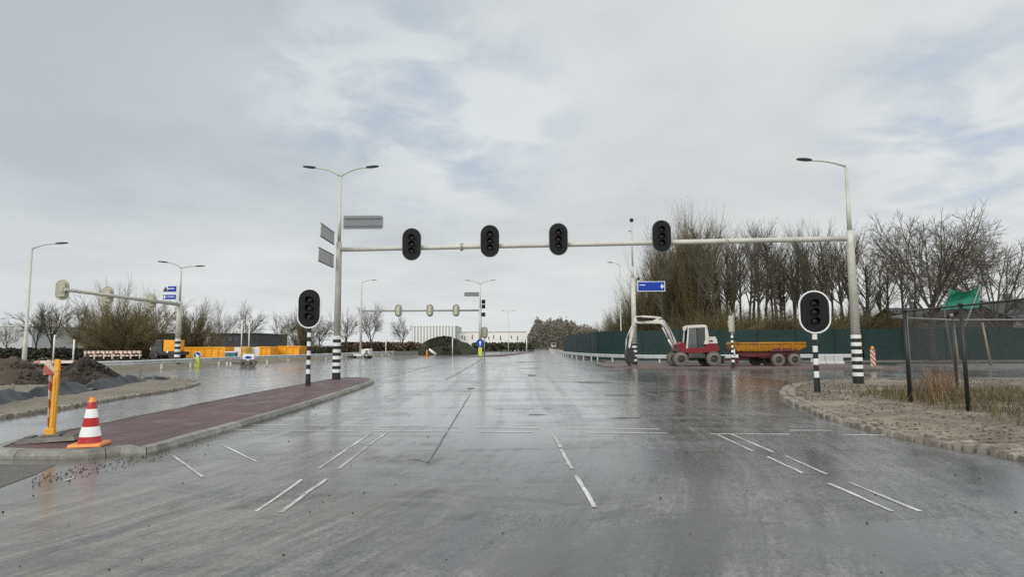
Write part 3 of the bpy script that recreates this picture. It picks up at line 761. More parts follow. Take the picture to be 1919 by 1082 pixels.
for px, cy, tilt in ((771.5, 458, 2), (918, 452, 1), (1046.5, 448.5, -1), (1240, 443, -3)):
    rr_ = ray(px, cy)
    best = min((abs((A + pa.lerp(pb, i / 400)).x / (A + pa.lerp(pb, i / 400)).y - rr_.x / rr_.y), i) for i in range(401))[1] / 400
    c = pa.lerp(pb, best); dpt = (A + c).y - 0.4
    pp = P(px, cy, dpt) - A
    signal_head(gan, pp, R(tilt), 36 / F * dpt, 62.5 / F * dpt, M_edge, 0.02)
def rounded_plate(parent, name, w, h, mts, loc, rz, right=True, thick=0.03, rad=0.12):
    rr = rad; pts = [(0, 0)]
    for i in range(6):
        a = -math.pi / 2 + math.pi / 2 * i / 5; pts.append((w - rr + rr * math.cos(a), rr + rr * math.sin(a)))
    for i in range(6):
        a = math.pi / 2 * i / 5; pts.append((w - rr + rr * math.cos(a), h - rr + rr * math.sin(a)))
    pts.append((0, h))
    return MB().prism(pts, -thick / 2, thick / 2, 'XZ', 0).build(name, mts, parent, loc, rz)
zs0 = P(640, 430, A.y).z - A.z; zs1 = P(640, 405, A.y).z - A.z
sg = rounded_plate(gan, 'blank_sign', 75 / F * A.y, zs1 - zs0, M_signback, (0.2, -0.05, zs0), 0)
rb_ = MB()
for f_ in (0.22, 0.78): rb_.box((75 / F * A.y * 0.5, -0.03, (zs1 - zs0) * f_), (75 / F * A.y - 0.12, 0.03, 0.04))
for f_ in (0.08, 0.5, 0.92):
    for g_ in (0.22, 0.78): rb_.box((75 / F * A.y * f_, -0.05, (zs1 - zs0) * g_), (0.03, 0.02, 0.03))
rb_.build('sign_ribs', mat('sign_rib_grey', (0.13, 0.145, 0.155), 0.5), sg)
MB().tube([(-0.22, 0.05, (zs1 - zs0) * 0.3), (0.3, 0.05, (zs1 - zs0) * 0.3)], 0.02, 6).tube([(-0.22, 0.05, (zs1 - zs0) * 0.7), (0.3, 0.05, (zs1 - zs0) * 0.7)], 0.02, 6).build('sign_bracket', M_galv, sg)
for (xa, ya, xb, yb), hh in (((601, 419, 634, 437), 21), ((597, 464, 632, 479), 22)):
    zc = P(xb, yb, A.y - 0.2).z - A.z; hz = hh / F * A.y
    L_ = 2.3
    far = P(xa, ya, A.y - 2.4) - A
    dirv = Vector((far.x - (-0.2), -2.2, 0)); rz = math.atan2(dirv.y, dirv.x)
    s_ = rounded_plate(gan, 'blank_sign', dirv.length, hz, M_signpale, (-0.19, -0.2, zc - hz), rz)
    MB().box((dirv.length / 2, 0, -0.02), (dirv.length, 0.07, 0.035)).box((dirv.length / 2, 0, hz + 0.02), (dirv.length, 0.06, 0.03)).build('sign_frame', M_edge, s_)
lamp_arm(gan, zt - 0.02, R(180), 1.25, 0.42); lamp_arm(gan, zt - 0.02, 0.0, 1.25, 0.42)
ra = lamp_arm(gan, zt2, R(180), 1.4, 0.25, r=0.05); ra.location = rel

# ---- the two signals on striped poles
def ground_signal(px, pbase, z0, ptop, pbot, wpx, rz, label, facing=0):
    b = G(px, pbase, z0)
    t = thing('traffic_light', label, 'traffic light', b)
    zt_ = P(px, ptop, b.y).z - b.z; zb_ = P(px, pbot, b.y).z - b.z
    w = wpx / F * b.y; h = zt_ - zb_
    m = MB(); zz = 0.45; c = 1
    m.tube([(0, 0, 0), (0, 0, 0.45)], [0.1, 0.09], 14, 0, caps=False)
    k = max(3, int((zb_ - 0.45) / 0.175)); st = (zb_ + 0.02 - 0.45) / k
    for i in range(k):
        m.tube([(0, 0, zz), (0, 0, zz + st)], 0.08 - 0.0005 * i, 14, c, caps=False); zz += st; c = 1 - c
    m.tube([(0, 0.06, zb_ + 0.02), (0, 0.06, zb_ + h * 0.8)], 0.05, 10, 1)
    m.build('striped_pole', [M_black, M_white], t)
    signal_head(t, (0, -0.08, (zt_ + zb_) / 2), rz, w, h, M_white, 0.045)
    return t
ground_signal(577, 723, 0.105, 541, 616, 44, R(4), 'white rimmed traffic light on a striped pole on the dark red island')
ground_signal(1532, 735, 0.1, 545, 626, 55, R(-14), 'white rimmed traffic light on a striped pole on the sandy verge at right')

# side-on signal between excavator and trailer
b = G(1374, 688, 0.11)
t = thing('traffic_light', 'pale traffic light seen from the side on a striped pole between excavator and trailer', 'traffic light', b)
zb_ = P(1374, 629, b.y).z - b.z; zt_ = P(1374, 586, b.y).z - b.z
m = MB(); zz = 0.3; c = 1
m.tube([(0, 0, 0), (0, 0, 0.3)], 0.1, 12, 0, caps=False)
k = 11; st = (zb_ - 0.3) / k
for i in range(k): m.tube([(0, 0, zz), (0, 0, zz + st)], 0.085, 12, c, caps=False); zz += st; c = 1 - c
m.tube([(0, 0, zb_), (0, 0, zb_ + 0.8)], 0.05, 10, 1)
m.build('striped_pole', [M_black, M_white], t)
signal_head(t, (0.12, 0, (zb_ + zt_) / 2), R(80), 0.85, zt_ - zb_, M_edge, 0.02)

# ---- tall mast with the blue direction sign
b = G(1190, 684, 0.11)
t = thing('sensor_mast', 'tall cream mast with a blue direction sign and a black sensor on top', 'mast', b)
banded(t, 0, 0.19, 9, 0.165, 0.25, r_top=0.18)
zc = P(1186, 522, b.y).z - b.z; zt_ = P(1185, 415, b.y).z - b.z
MB().tube([(0, 0, 1.6), (0, 0, zc)], [0.19, 0.165], 14).tube([(0, 0, zc), (0, 0, zc + 0.9)], [0.1, 0.085], 12).tube([(0, 0, zc + 0.9), (0, 0, zt_)], [0.07, 0.05], 10).build('mast_pole', M_post, t)
MB().lathe([(0.03, -0.1), (0.13, -0.06), (0.16, 0.06), (0.12, 0.16), (0.02, 0.2)], (0, 0, zt_ + 0.05), 'Z', 12).build('sensor', M_black, t)
MB().box((-0.14, 0, zt_ - 0.75), (0.24, 0.05, 0.05)).build('side_bracket', M_darkmetal, t)
MB().lathe([(0.02, -0.1), (0.1, -0.06), (0.1, 0.06), (0.02, 0.08)], (0.42, 0, P(1200, 522, b.y).z - b.z), 'Z', 10).tube([(0.1, 0, zc - 0.1), (0.42, 0, zc - 0.1)], 0.03, 6).build('small_camera', M_black, t)
z0 = P(1200, 547, b.y).z - b.z; z1 = P(1200, 528, b.y).z - b.z; sw = 52 / F * b.y; sh = z1 - z0
so = MB().prism([(0, 0), (sw, 0), (sw, sh), (0, sh)], -0.02, 0.02, 'XZ').build('direction_sign', M_signwhite, t, (0.3, -0.1, z0))
MB().prism([(0.05, 0.05), (sw - 0.05, 0.05), (sw - 0.05, sh - 0.05), (0.05, sh - 0.05)], -0.006, 0.0, 'XZ').build('blue_panel', M_blue, so, (0, -0.021, 0))
tm = MB(); x = 0.16
for wd in (0.07, 0.05, 0.08, 0.06, 0.07):
    tm.box((x + wd / 2, 0, sh * 0.64), (wd, 0.006, 0.075)); x += wd + 0.02
tm.build('sign_lettering', M_signwhite, so, (0, -0.031, 0))
ax = sw - 0.28
MB().prism([(ax - 0.06, sh / 2), (ax + 0.02, sh / 2 + 0.17), (ax + 0.1, sh / 2 + 0.17), (ax + 0.05, sh / 2 + 0.05), (ax + 0.2, sh / 2 + 0.05), (ax + 0.2, sh / 2 - 0.05), (ax + 0.05, sh / 2 - 0.05), (ax + 0.1, sh / 2 - 0.17), (ax + 0.02, sh / 2 - 0.17)], -0.006, 0, 'XZ').build('sign_arrow', M_signwhite, so, (0, -0.029, 0))

# ---- plain street lamps
def street_lamp(px, pbase, ptop, arms, label, zb=0.0, d=None, r0=0.1, mhead=M_lampgrey, mp=M_post, white=True):
    b = G(px, pbase, zb) if d is None else Vector((P(px, pbase, d).x, d, zb))
    t = thing('street_lamp', label, 'street lamp', b)
    zt_ = P(px, ptop, b.y).z - b.z
    MB().tube([(0, 0, 0), (0, 0, zt_ * 0.28), (0, 0, zt_ * 0.29), (0, 0, zt_)], [r0 * 1.25, r0 * 1.15, r0 * 0.85, r0 * 0.5], 10).build('lamp_pole', mp, t)
    for ang, ln in arms: lamp_arm(t, zt_ - 0.03, ang, ln, 0.32, mp, 0.045, 0.65, mhead)
    return t
street_lamp(43, 707, 466, [(R(8), 1.25)], 'slender white lamp post with one arm beside the heap of brown earth')
street_lamp(1165, 671, 497, [(R(180), 0.9)], 'slim white lamp post by the green fence left of the mast')
street_lamp(953, 652, 585, [(R(180), 1.2), (0, 1.2)], 'faint twin-armed lamp post in front of the white warehouse', d=150)

# ---- left gantry along the side street, seen from behind
b = G(331, 690, 0.0)
gl = thing('signal_gantry', 'cantilever gantry over the left side street with three pale traffic light backs and blue signs', 'traffic light gantry', b)
banded(gl, 0, 0.21, 9, 0.2, 0.42, r_top=0.2)
zt_ = P(335, 503, b.y).z - b.z
zc = P(332, 571, b.y).z - b.z
MB().tube([(0, 0, 2.0), (0, 0, zc + 0.2)], [0.2, 0.17], 14).tube([(0, 0, zc + 0.2), (0, 0, zt_)], [0.09, 0.055], 10).build('column', M_post, gl)
# the arm comes towards the viewer: its end is where its height is right
H_ = b.z + zc
r_ = ray(120, 543); e = CAMP + r_ * ((H_ + 0.1 - CAMP.z) / r_.z)
e_rel = e - b
MB().tube([(0, 0, zc), tuple(e_rel)], [0.14, 0.1], 12).build('crossarm', M_post, gl)
for px, cy, hp in ((125, 543, 34), (209, 556, 36), (290, 565, 30)):
    rr_ = ray(px, cy)
    best = min((abs((b + Vector((0, 0, zc)).lerp(e_rel, i / 400)).x / (b + Vector((0, 0, zc)).lerp(e_rel, i / 400)).y - rr_.x / rr_.y), i) for i in range(401))[1] / 400
    c = Vector((0, 0, zc)).lerp(e_rel, best); dd = (b + c).y
    signal_head(gl, (c.x - 0.25, c.y, c.z - (-0.0)), R(-148), 0.66, 1.2 if px < 250 else 1.15, M_back, 0.02)
for ya, yb, dark in ((549, 536, True), (563, 552, False)):
    z0 = P(320, ya, b.y).z - b.z; z1 = P(320, yb, b.y).z - b.z; w = 27 / F * b.y
    so = MB().prism([(-w, 0), (0, 0), (0, z1 - z0), (-w, z1 - z0)], -0.02, 0.02, 'XZ').build('direction_sign', M_signwhite, gl, (-0.12, -0.22, z0))
    h_ = z1 - z0
    MB().prism([(-w * (0.64 if dark else 0.95), 0.05), (-0.05, 0.05), (-0.05, h_ - 0.05), (-w * (0.64 if dark else 0.95), h_ - 0.05)], -0.026, -0.021, 'XZ').build('blue_panel', M_blue, so)
    if dark:
        MB().prism([(-w * 0.95, 0.05), (-w * 0.66, 0.05), (-w * 0.66, h_ * 0.4), (-w * 0.8, h_ - 0.06), (-w * 0.95, h_ * 0.3)], -0.026, -0.021, 'XZ').build('dark_symbol', M_signblack, so)
    else:
        MB().prism([(-w * 0.93, h_ / 2), (-w * 0.83, h_ * 0.8), (-w * 0.78, h_ * 0.8), (-w * 0.83, h_ * 0.58), (-w * 0.7, h_ * 0.58), (-w * 0.7, h_ * 0.42), (-w * 0.83, h_ * 0.42), (-w * 0.78, h_ * 0.2), (-w * 0.83, h_ * 0.2)], -0.03, -0.0265, 'XZ').build('sign_arrow', M_signwhite, so)
    tm = MB(); x = -w * 0.6
    while x < -0.2:
        wd = U(0.05, 0.09); tm.box((x, -0.028, h_ * 0.55), (wd, 0.005, 0.08)); x += wd + 0.025
    tm.build('sign_lettering', M_signwhite, so)
lamp_arm(gl, zt_, R(200), 1.0, 0.4, M_post, 0.05, 0.7); lamp_arm(gl, zt_, R(28), 1.0, 0.2, M_post, 0.045, 0.7)

# ---- far gantry, facing away
dG = G(900, 669, 0.0).y
b = Vector((P(900, 660, dG).x, dG, 0.1))
gf = thing('signal_gantry', 'distant portal gantry over the far carriageway with three grey traffic light backs', 'traffic light gantry', b)
zc = P(900, 582, dG).z - b.z; zt_ = P(900, 533, dG).z - b.z
MB().tube([(0, 0, 1.5), (0, 0, zc + 0.3)], [0.22, 0.19], 12).tube([(0, 0, zc + 0.3), (0, 0, zt_)], [0.1, 0.06], 10).build('column', M_lampgrey if False else M_post, gf)
banded(gf, 0, 0.24, 7, 0.2, 0.3)
xl_ = P(677, 582, dG).x - b.x
MB().tube([(0, 0, zc), (xl_, 0, zc)], 0.13, 10).build('crossarm', mat('far_grey_steel', (0.3, 0.31, 0.3), 0.5, 0.1), gf)
zl_ = P(677, 530, dG).z - b.z
MB().tube([(xl_, 0, 0), (xl_, 0, zc), (xl_, 0, zl_)], [0.17, 0.14, 0.06], 10).build('column', M_post, gf)
for px in (747, 806, 855):
    signal_head(gf, (P(px, 580, dG).x - b.x, -0.1, zc), R(180), 0.95, 1.7, M_edge, 0.14)
for k, zz in enumerate((566, 575, 590)):
    MB().box((0.45, -0.1, P(900, zz, dG).z - b.z), (0.5, 0.35, 0.55)).build('side_lantern', M_board, gf, bevel=0.04)
rounded_plate(gf, 'blank_sign', 28 / F * dG, 8 / F * dG, M_signback, (-0.15, 0, P(885, 556, dG).z - b.z), R(180))
lamp_arm(gf, zt_, R(180), 1.5, 0.5, M_post, 0.06, 0.7, M_signback); lamp_arm(gf, zt_, 0, 1.5, 0.5, M_post, 0.06, 0.7, M_signback)
la = lamp_arm(gf, zl_, R(10), 1.4, 0.35, M_post, 0.06, 0.7, M_signback); la.location = (xl_, 0, 0)
# small island of the far gantry with its bollard
mbk = MB(); mbk.prism([(b.x - 1.9, dG - 1.2), (b.x + 2.2, dG - 1.2), (b.x + 3.2, dG + 2), (b.x + 9, dG + 40), (b.x + 7.5, dG + 40), (b.x - 1.0, dG + 1.5)], -0.02, 0.1, 'XY')
mbk.build('far_island', [M_redpave], kind='structure')
bp_ = Vector((P(900, 660, dG - 0.8).x + 0.0, dG - 0.9, 0.1))
t = thing('keep_left_sign', 'round blue arrow sign on a yellow bollard at the foot of the distant gantry', 'traffic sign', bp_)
MB().box((0, 0, 0.55), (0.5, 0.22, 1.1)).build('yellow_bollard', M_lime, t, bevel=0.05)
d_ = MB().lathe([(0.55, -0.02), (0.55, 0.02)], (0, -0.02, 1.75), 'Y', 20).build('sign_disc', M_blue, t)
MB().prism([(-0.08, 1.4), (0.08, 1.4), (0.08, 1.8), (0.22, 1.8), (0, 2.1), (-0.22, 1.8), (-0.08, 1.8)], -0.05, -0.043, 'XZ').build('sign_arrow', M_signwhite, d_)
p_ = Vector((P(908, 625, dG + 1).x, dG + 1, 0.1))
t = thing('traffic_light', 'small distant traffic light standing right of the far gantry column', 'traffic light', p_)
MB().tube([(0, 0, 0), (0, 0, 3.9)], 0.08, 8).build('signal_pole', M_back, t)
signal_head(t, (0, 0, 3.2), R(180), 0.9, 1.6, M_edge, 0.12)

# ------------------------------------------------------------------ traffic cone
b = G(168, 836, 0.105)
hc = P(167, 745, b.y).z - b.z
t = thing('traffic_cone', 'red and white striped traffic cone standing on the island kerb edge', 'traffic cone', b, R(14))
w = 0.46
MB().box((0, 0, 0.028), (w, w, 0.05), taper=(0.94, 0.94)).build('cone_base', M_orange2, t, bevel=0.012)
def cr(z): return 0.175 - 0.132 * (z / hc) ** 0.95
zs_ = [0.05, 0.055, hc * 0.2, hc * 0.2, hc * 0.40, hc * 0.40, hc * 0.58, hc * 0.58, hc * 0.76, hc * 0.76, hc * 0.9, hc * 0.915, hc]
prof = [(cr(z), z) for z in zs_]; prof[0] = (0.19, 0.05); prof[-1] = (0.03, hc); prof[-2] = (0.047, hc * 0.915)
mf = [0, 0, 0, 1, 1, 0, 0, 1, 1, 0, 2, 2]
mm = MB(); mm.lathe(prof, n=24, mf=mf)
mm.build('cone_body', [M_red, M_white, M_orange2], t)

# ------------------------------------------------------------------ guide beacon with yellow post and rubber foot
b = G(95, 829, 0.105)
t = thing('guide_beacon', 'yellow plastic post with a red and white board on a grey rubber foot', 'guide beacon', b)
hp = P(97, 674, b.y).z - b.z
s_ = b.y / F
ft = MB(); rot = Matrix.Rotation(R(14), 3, 'Z') @ Matrix.Rotation(R(-2), 3, 'Y')
ft.box((-0.05, 0.05, 0.045), (0.86, 0.4, 0.075), 0, rot, taper=(0.9, 0.8)).box((0, 0.05, 0.1), (0.26, 0.22, 0.05), 0, rot).box((0.26, 0.07, 0.098), (0.16, 0.16, 0.03), 0, rot).box((-0.33, 0.0, 0.085), (0.12, 0.2, 0.03), 0, rot)
ft.build('rubber_foot', M_rubber, t, bevel=0.012)
yp = MB()
yp.box((0.02, 0.0, (hp + 0.12) / 2), (0.085, 0.05, hp - 0.12), 0, Matrix.Rotation(R(0.8), 3, 'Y'))
yp.box((0.015, 0, hp * 0.87), (0.115, 0.065, 0.05)).box((-0.02, 0, 0.16), (0.16, 0.07, 0.12)).box((0.02, -0.03, hp * 0.48), (0.04, 0.02, hp * 0.6))
yp.build('yellow_post', M_yellow, t, bevel=0.012)
bd = MB(); bd.box((0, 0, 0), (0.06, 0.02, hp * 0.8))
o = bd.build('striped_board', M_stripe, t, (-0.055, 0.0, hp * 0.5), R(72), bevel=0.008)
o.rotation_euler = (R(0), R(-2), R(75))
ar = MB(); ar.prism([(-0.06, -0.12), (0.09, -0.12), (0.1, -0.02), (0.05, 0.03), (0.03, 0.11), (-0.02, 0.13), (-0.06, 0.05), (-0.075, -0.02)], -0.03, 0.03, 'XZ')
ar.build('striped_top', M_stripe, t, (-0.085, -0.03, hp * 0.9), R(20), bevel=0.01)

# ------------------------------------------------------------------ excavator (wheeled), local frame in metres: x right, y away, z up
def wheel(parent, loc, rad, wd, mt=M_tyremud, rimf=0.52):
    pr = [(rad * rimf, -wd / 2), (rad * 0.9, -wd / 2), (rad, -wd * 0.36), (rad, wd * 0.36), (rad * 0.9, wd / 2), (rad * rimf, wd / 2)]
    m = MB().lathe(pr, (0, 0, 0), 'Y', 24, cap=False)
    for k in range(20):
        a = 2 * math.pi * k / 20
        for sd in (-1, 1):
            m.box((rad * 0.99 * math.cos(a + sd * 0.07), sd * wd * 0.24, rad * 0.99 * math.sin(a + sd * 0.07)), (0.05, wd * 0.46, 0.07), 0, Matrix.Rotation(-a, 3, 'Y'))
    w_ = m.build('wheel', mt, parent, loc)
    r = rad * rimf
    MB().lathe([(0.04, -wd * 0.44), (r * 0.4, -wd * 0.44), (r * 0.5, -wd * 0.3), (r * 0.86, -wd * 0.28), (r, -wd * 0.46), (r, wd * 0.46), (0.04, wd * 0.4)], (0, 0, 0), 'Y', 18).build('rim', M_rim, w_)
    return w_
def beam(mb, p, q, w0, w1, y0, y1, m=0):
    p = Vector((p[0], 0, p[1])); q = Vector((q[0], 0, q[1])); t = (q - p).normalized(); nn = Vector((-t.z, 0, t.x))
    pl = [p + nn * w0 / 2, p - nn * w0 / 2, q - nn * w1 / 2, q + nn * w1 / 2]
    mb.prism([(v.x, v.z) for v in pl], y0, y1, 'XZ', m)
eb = G(1300, 687.5, 0.11)
ES = eb.y / F
def E(px, py): return ((px - 1300) * ES, (687.5 - py) * ES)
ex = thing('excavator', 'red and white wheeled excavator with raised boom in front of the green fence', 'excavator', (eb.x + 0.22, eb.y + 0.2, 0.11))
for px in (1271.5, 1333):
    x, z = E(px, 674.5)
    for y in (0.0, 1.75): wheel(ex, (x, y, 0.485), 0.485, 0.42)
uc = MB(); x0, _ = E(1262, 0); x1, _ = E(1342, 0)
uc.box((0.08, 1.0, 0.66), (2.0, 0.85, 0.42)).box((0.08, 1.0, 0.52), (2.75, 0.5, 0.22)).box((E(1271.5, 0)[0], 0.9, 0.49), (0.25, 1.5, 0.22)).box((E(1333, 0)[0], 0.9, 0.49), (0.25, 1.5, 0.22)).box((0.05, 0.1, 0.72), (1.1, 0.5, 0.3)).box((0.05, 1.8, 0.72), (1.1, 0.5, 0.3)).box((0.1, 0.95, 0.93), (1.2, 1.2, 0.14))
uc.build('undercarriage', M_exgrey, ex, bevel=0.025)
bl = MB(); bl.box((E(1352, 0)[0], 0.9, 0.45), (0.12, 2.1, 0.5)).box((E(1346, 0)[0] - 0.05, 0.5, 0.5), (0.5, 0.12, 0.12)).box((E(1346, 0)[0] - 0.05, 1.3, 0.5), (0.5, 0.12, 0.12))
bl.build('dozer_blade', M_exgrey, ex, bevel=0.02)
hb = MB()
pl = [E(1269, 659), E(1268, 647), E(1274, 642), E(1284, 645), E(1285, 653), E(1318, 653), E(1320, 646), E(1340, 645), E(1345, 650), E(1345, 658), E(1341, 660), E(1312, 662), E(1290, 663)]
hb.prism(pl, 0.0, 1.95, 'XZ')
hb.build('upper_body', M_exred, ex, bevel=0.04)
hd = MB(); hd.prism([E(1321, 645.5), E(1323, 633), E(1339, 632), E(1342, 637), E(1343, 645)], 0.06, 1.9, 'XZ')
hood = hd.build('engine_hood', M_exwhite, ex, bevel=0.05)
MB().prism([E(1326, 640.5), E(1328, 638.5), E(1333, 639), E(1335, 641.2), E(1330, 642.3)], 0.045, 0.058, 'XZ').build('hood_vent', M_black, hood)
# cab: white frame with glazed openings
cb = MB(); cy0, cy1 = -0.02, 0.98
roofp = [E(1287, 613.5), E(1289, 610.5), E(1318, 609.5), E(1323, 612), E(1323, 614.5), E(1287, 616)]
cb.prism(roofp, cy0 - 0.03, cy1, 'XZ')
for y0, y1 in ((cy0, cy0 + 0.07), (cy1 - 0.07, cy1)):
    cb.prism([E(1319, 614.5), E(1323.5, 614.5), E(1326, 632), E(1324, 646), E(1316, 646), E(1319, 637)], y0, y1, 'XZ')
    cb.prism([E(1287, 615.5), E(1289.2, 615.5), E(1285.7, 654), E(1282.5, 654)], y0, y1, 'XZ')
cb.prism([E(1303, 653.5), E(1303, 615), E(1304.6, 615), E(1304.6, 653.5)], cy0, cy0 + 0.05, 'XZ', 1)
cb.build('cab', [M_exwhite, M_black], ex, bevel=0.012)
MB().prism([E(1289.2, 615.8), E(1303, 615.3), E(1303, 653), E(1285.9, 653)], cy0 + 0.03, cy0 + 0.036, 'XZ').build('cab_window', M_glass, ex)
MB().prism([E(1304.6, 615.2), E(1319, 615), E(1319, 637), E(1316, 646), E(1314, 652.5), E(1304.6, 652.5)], cy0 + 0.03, cy0 + 0.036, 'XZ').build('cab_window', M_glassdark, ex)
MB().prism([E(1289.2, 615.8), E(1319, 615), E(1316, 646), E(1305, 653), E(1285.9, 653)], cy1 - 0.04, cy1 - 0.034, 'XZ').build('cab_window', M_glassdark, ex)
sx_, sz_ = E(1309, 644)
st_ = MB(); st_.box((sx_, 0.5, sz_ - 0.05), (0.45, 0.45, 0.14)).box((sx_ + 0.2, 0.5, sz_ + 0.35), (0.12, 0.45, 0.7)).box((E(1293, 0)[0], 0.5, E(0, 645)[1]), (0.08, 0.3, 0.5))
st_.build('driver_seat', M_black, ex, bevel=0.03)
mx_, mz_ = E(1279.5, 617)
MB().box((mx_, -0.12, mz_), (0.2, 0.06, 0.26)).tube([(mx_ + 0.05, -0.12, mz_), (E(1288, 0)[0], 0.0, mz_ - 0.1)], 0.015, 6).build('side_mirror', M_exwhite, ex, bevel=0.02)
mx_, mz_ = E(1333, 614.5)
MB().box((mx_, 1.6, mz_), (0.13, 0.06, 0.16)).tube([(mx_, 1.6, mz_), (mx_ - 0.1, 1.5, E(0, 633)[1])], 0.015, 6).build('side_mirror', M_exwhite, ex)
bx_, bz_ = E(1313, 608)
MB().lathe([(0.07, -0.02), (0.07, 0.08), (0.04, 0.13), (0.001, 0.14)], (bx_, 0.6, bz_), 'Z', 10).build('beacon', M_black, ex)
bm_ = MB(); by0, by1 = 1.1, 1.42
bm_.prism([E(1269, 648), E(1274, 644), E(1270, 633), E(1257, 606), E(1251, 599), E(1243, 598), E(1236, 600), E(1236, 605), E(1245, 607), E(1251, 613), E(1263, 637)], by0, by1, 'XZ')
bm_.build('boom', M_boom, ex, bevel=0.03)
ub = MB()
ub.prism([E(1250, 601), E(1247, 595), E(1243, 592.5), E(1237, 596), E(1230, 600.5), E(1205, 602), E(1193, 600.5), E(1192, 603.5), E(1205, 606.5), E(1230, 606), E(1240, 606.5)], by0 + 0.03, by1 - 0.03, 'XZ')
ub.build('upper_boom', M_boom, ex, bevel=0.03)
cyl = MB(); cyl.tube([(E(1240, 0)[0], 1.26, E(0, 594)[1]), (E(1208, 0)[0], 1.26, E(0, 592)[1])], 0.075, 10).tube([(E(1208, 0)[0], 1.26, E(0, 592)[1]), (E(1194, 0)[0], 1.26, E(0, 592.5)[1])], 0.045, 8)
cyl.build('arm_cylinder', M_exwhite, ex)
cyl = MB(); cyl.tube([(E(1266, 0)[0], 1.0, E(0, 654)[1]), (E(1257, 0)[0], 1.0, E(0, 637)[1])], 0.075, 10).tube([(E(1257, 0)[0], 1.0, E(0, 637)[1]), (E(1246, 0)[0], 1.0, E(0, 613)[1])], 0.045, 8)
cyl.build('boom_cylinder', M_exwhite, ex)
sk = MB(); sk.prism([E(1199, 599), E(1196, 593), E(1191.5, 596), E(1184, 628), E(1181, 652), E(1184, 654), E(1187, 640), E(1195, 606)], by0 + 0.05, by1 - 0.05, 'XZ')
sk.build('dipper_arm', M_boom, ex, bevel=0.02)
cyl = MB(); cyl.tube([(E(1189, 0)[0], 1.26, E(0, 610)[1]), (E(1178, 0)[0], 1.26, E(0, 634)[1])], 0.05, 8).tube([(E(1178, 0)[0], 1.26, E(0, 634)[1]), (E(1176, 0)[0], 1.26, E(0, 656)[1])], 0.04, 8)
cyl.build('bucket_linkage', M_boom, ex)
bk = MB(); bk.prism([E(1177, 652), E(1185, 653), E(1190, 660), E(1192, 671), E(1187, 681), E(1181, 683.5), E(1176, 675), E(1175.5, 664)], 0.75, 1.8, 'XZ')
for k in range(5): bk.box((E(1182, 0)[0], 0.85 + k * 0.21, E(0, 685)[1]), (0.12, 0.07, 0.12), 0, taper=(0.4, 0.7))
bk.build('bucket', mat('bucket_steel', (0.02, 0.02, 0.021), 0.5, 0.4, 4), ex, bevel=0.02)

hz = MB()
for k in range(3):
    hz.tube([(E(1268, 0)[0] + 0.02 * k, 1.05 + 0.06 * k, E(0, 643)[1]), (E(1262, 0)[0], 1.04 + 0.06 * k, E(0, 626)[1] + 0.1), (E(1251, 0)[0], 1.04 + 0.06 * k, E(0, 598)[1] + 0.12), (E(1240, 0)[0], 1.05 + 0.06 * k, E(0, 598)[1])], 0.022, 6)
hz.build('hydraulic_hoses', M_black, ex)
MB().box((E(1290, 0)[0], 0.0, E(0, 612.3)[1]), (0.14, 0.08, 0.1)).build('work_light', M_signwhite, ex)
MB().box((E(1305, 0)[0], -0.02, E(0, 666)[1]), (0.5, 0.06, 0.28)).box((E(1305, 0)[0], -0.06, E(0, 671)[1]), (0.4, 0.16, 0.04)).build('step', M_exgrey, ex)
# ------------------------------------------------------------------ tipping trailer
tb = G(1450, 687, 0.11); TS = tb.y / F
def T(px, py): return ((px - 1450) * TS, (687 - py) * TS)
tr = thing('tipper_trailer', 'yellow tipping trailer with red chassis parked on the paved strip right of the excavator', 'trailer', (tb.x, tb.y + 0.3, 0.11))
tub = MB()
vs = []
for y in (0.0, 1.9):
    o_ = 0.16 if y == 0 else -0.16
    vs += [(T(1385, 0)[0], y, T(0, 643.5)[1]), (T(1516, 0)[0], y, T(0, 644.5)[1]), (T(1518, 0)[0], y + o_ * 0.6, T(0, 651)[1]), (T(1505, 0)[0], y + o_, T(0, 657.5)[1]), (T(1398, 0)[0], y + o_, T(0, 659.5)[1]), (T(1390, 0)[0], y + o_ * 0.6, T(0, 655)[1])]
fs = [(0, 1, 2, 3, 4, 5), tuple(range(11, 5, -1))] + [(i, i + 6, (i + 1) % 6 + 6, (i + 1) % 6) for i in range(1, 6)]
tub.add(vs, fs)
x0, x1 = T(1386, 0)[0], T(1516, 0)[0]; zr_ = T(0, 644)[1]
tub.tube([(x0, 0, zr_), (x1, 0, zr_)], 0.06, 8).tube([(x0, 1.9, zr_), (x1, 1.9, zr_)], 0.06, 8)
for k in range(1, 6):
    xx = x0 + (x1 - x0) * k / 6.2
    tub.box((xx, 0.06, T(0, 651)[1]), (0.07, 0.14, 0.5), 0, Matrix.Rotation(R(12), 3, 'X'))
tub.build('tipper_body', M_trailer, tr, bevel=0.0)
hs = MB(); hs.prism([T(1383, 645), T(1386, 641.5), T(1396, 643), T(1397, 656), T(1390, 660), T(1386, 655)], 0.1, 1.8, 'XZ')
hs.build('headboard', M_trailer, tr, bevel=0.03)
ch = MB(); ch.prism([T(1392, 660), T(1506, 658), T(1507, 663), T(1490, 667), T(1420, 670), T(1395, 668)], 0.4, 1.5, 'XZ').box((T(1464, 0)[0], 0.95, T(0, 668)[1]), (2.2, 0.9, 0.3))
ch.prism([T(1395, 668), T(1420, 668), T(1415, 675), T(1350, 679), T(1345, 677), T(1393, 672)], 0.8, 1.1, 'XZ')
ch.prism([T(1458, 652), T(1500, 655), T(1498, 659), T(1450, 660)], 0.1, 0.2, 'XZ')
ch.build('chassis', M_trailerred, tr, bevel=0.015)
MB().box((T(1394, 0)[0], 0.85, T(0, 674)[1]), (0.16, 0.16, 0.7)).box((T(1394, 0)[0], 0.85, 0.03), (0.32, 0.3, 0.06)).build('jack_leg', M_trailerred, tr)
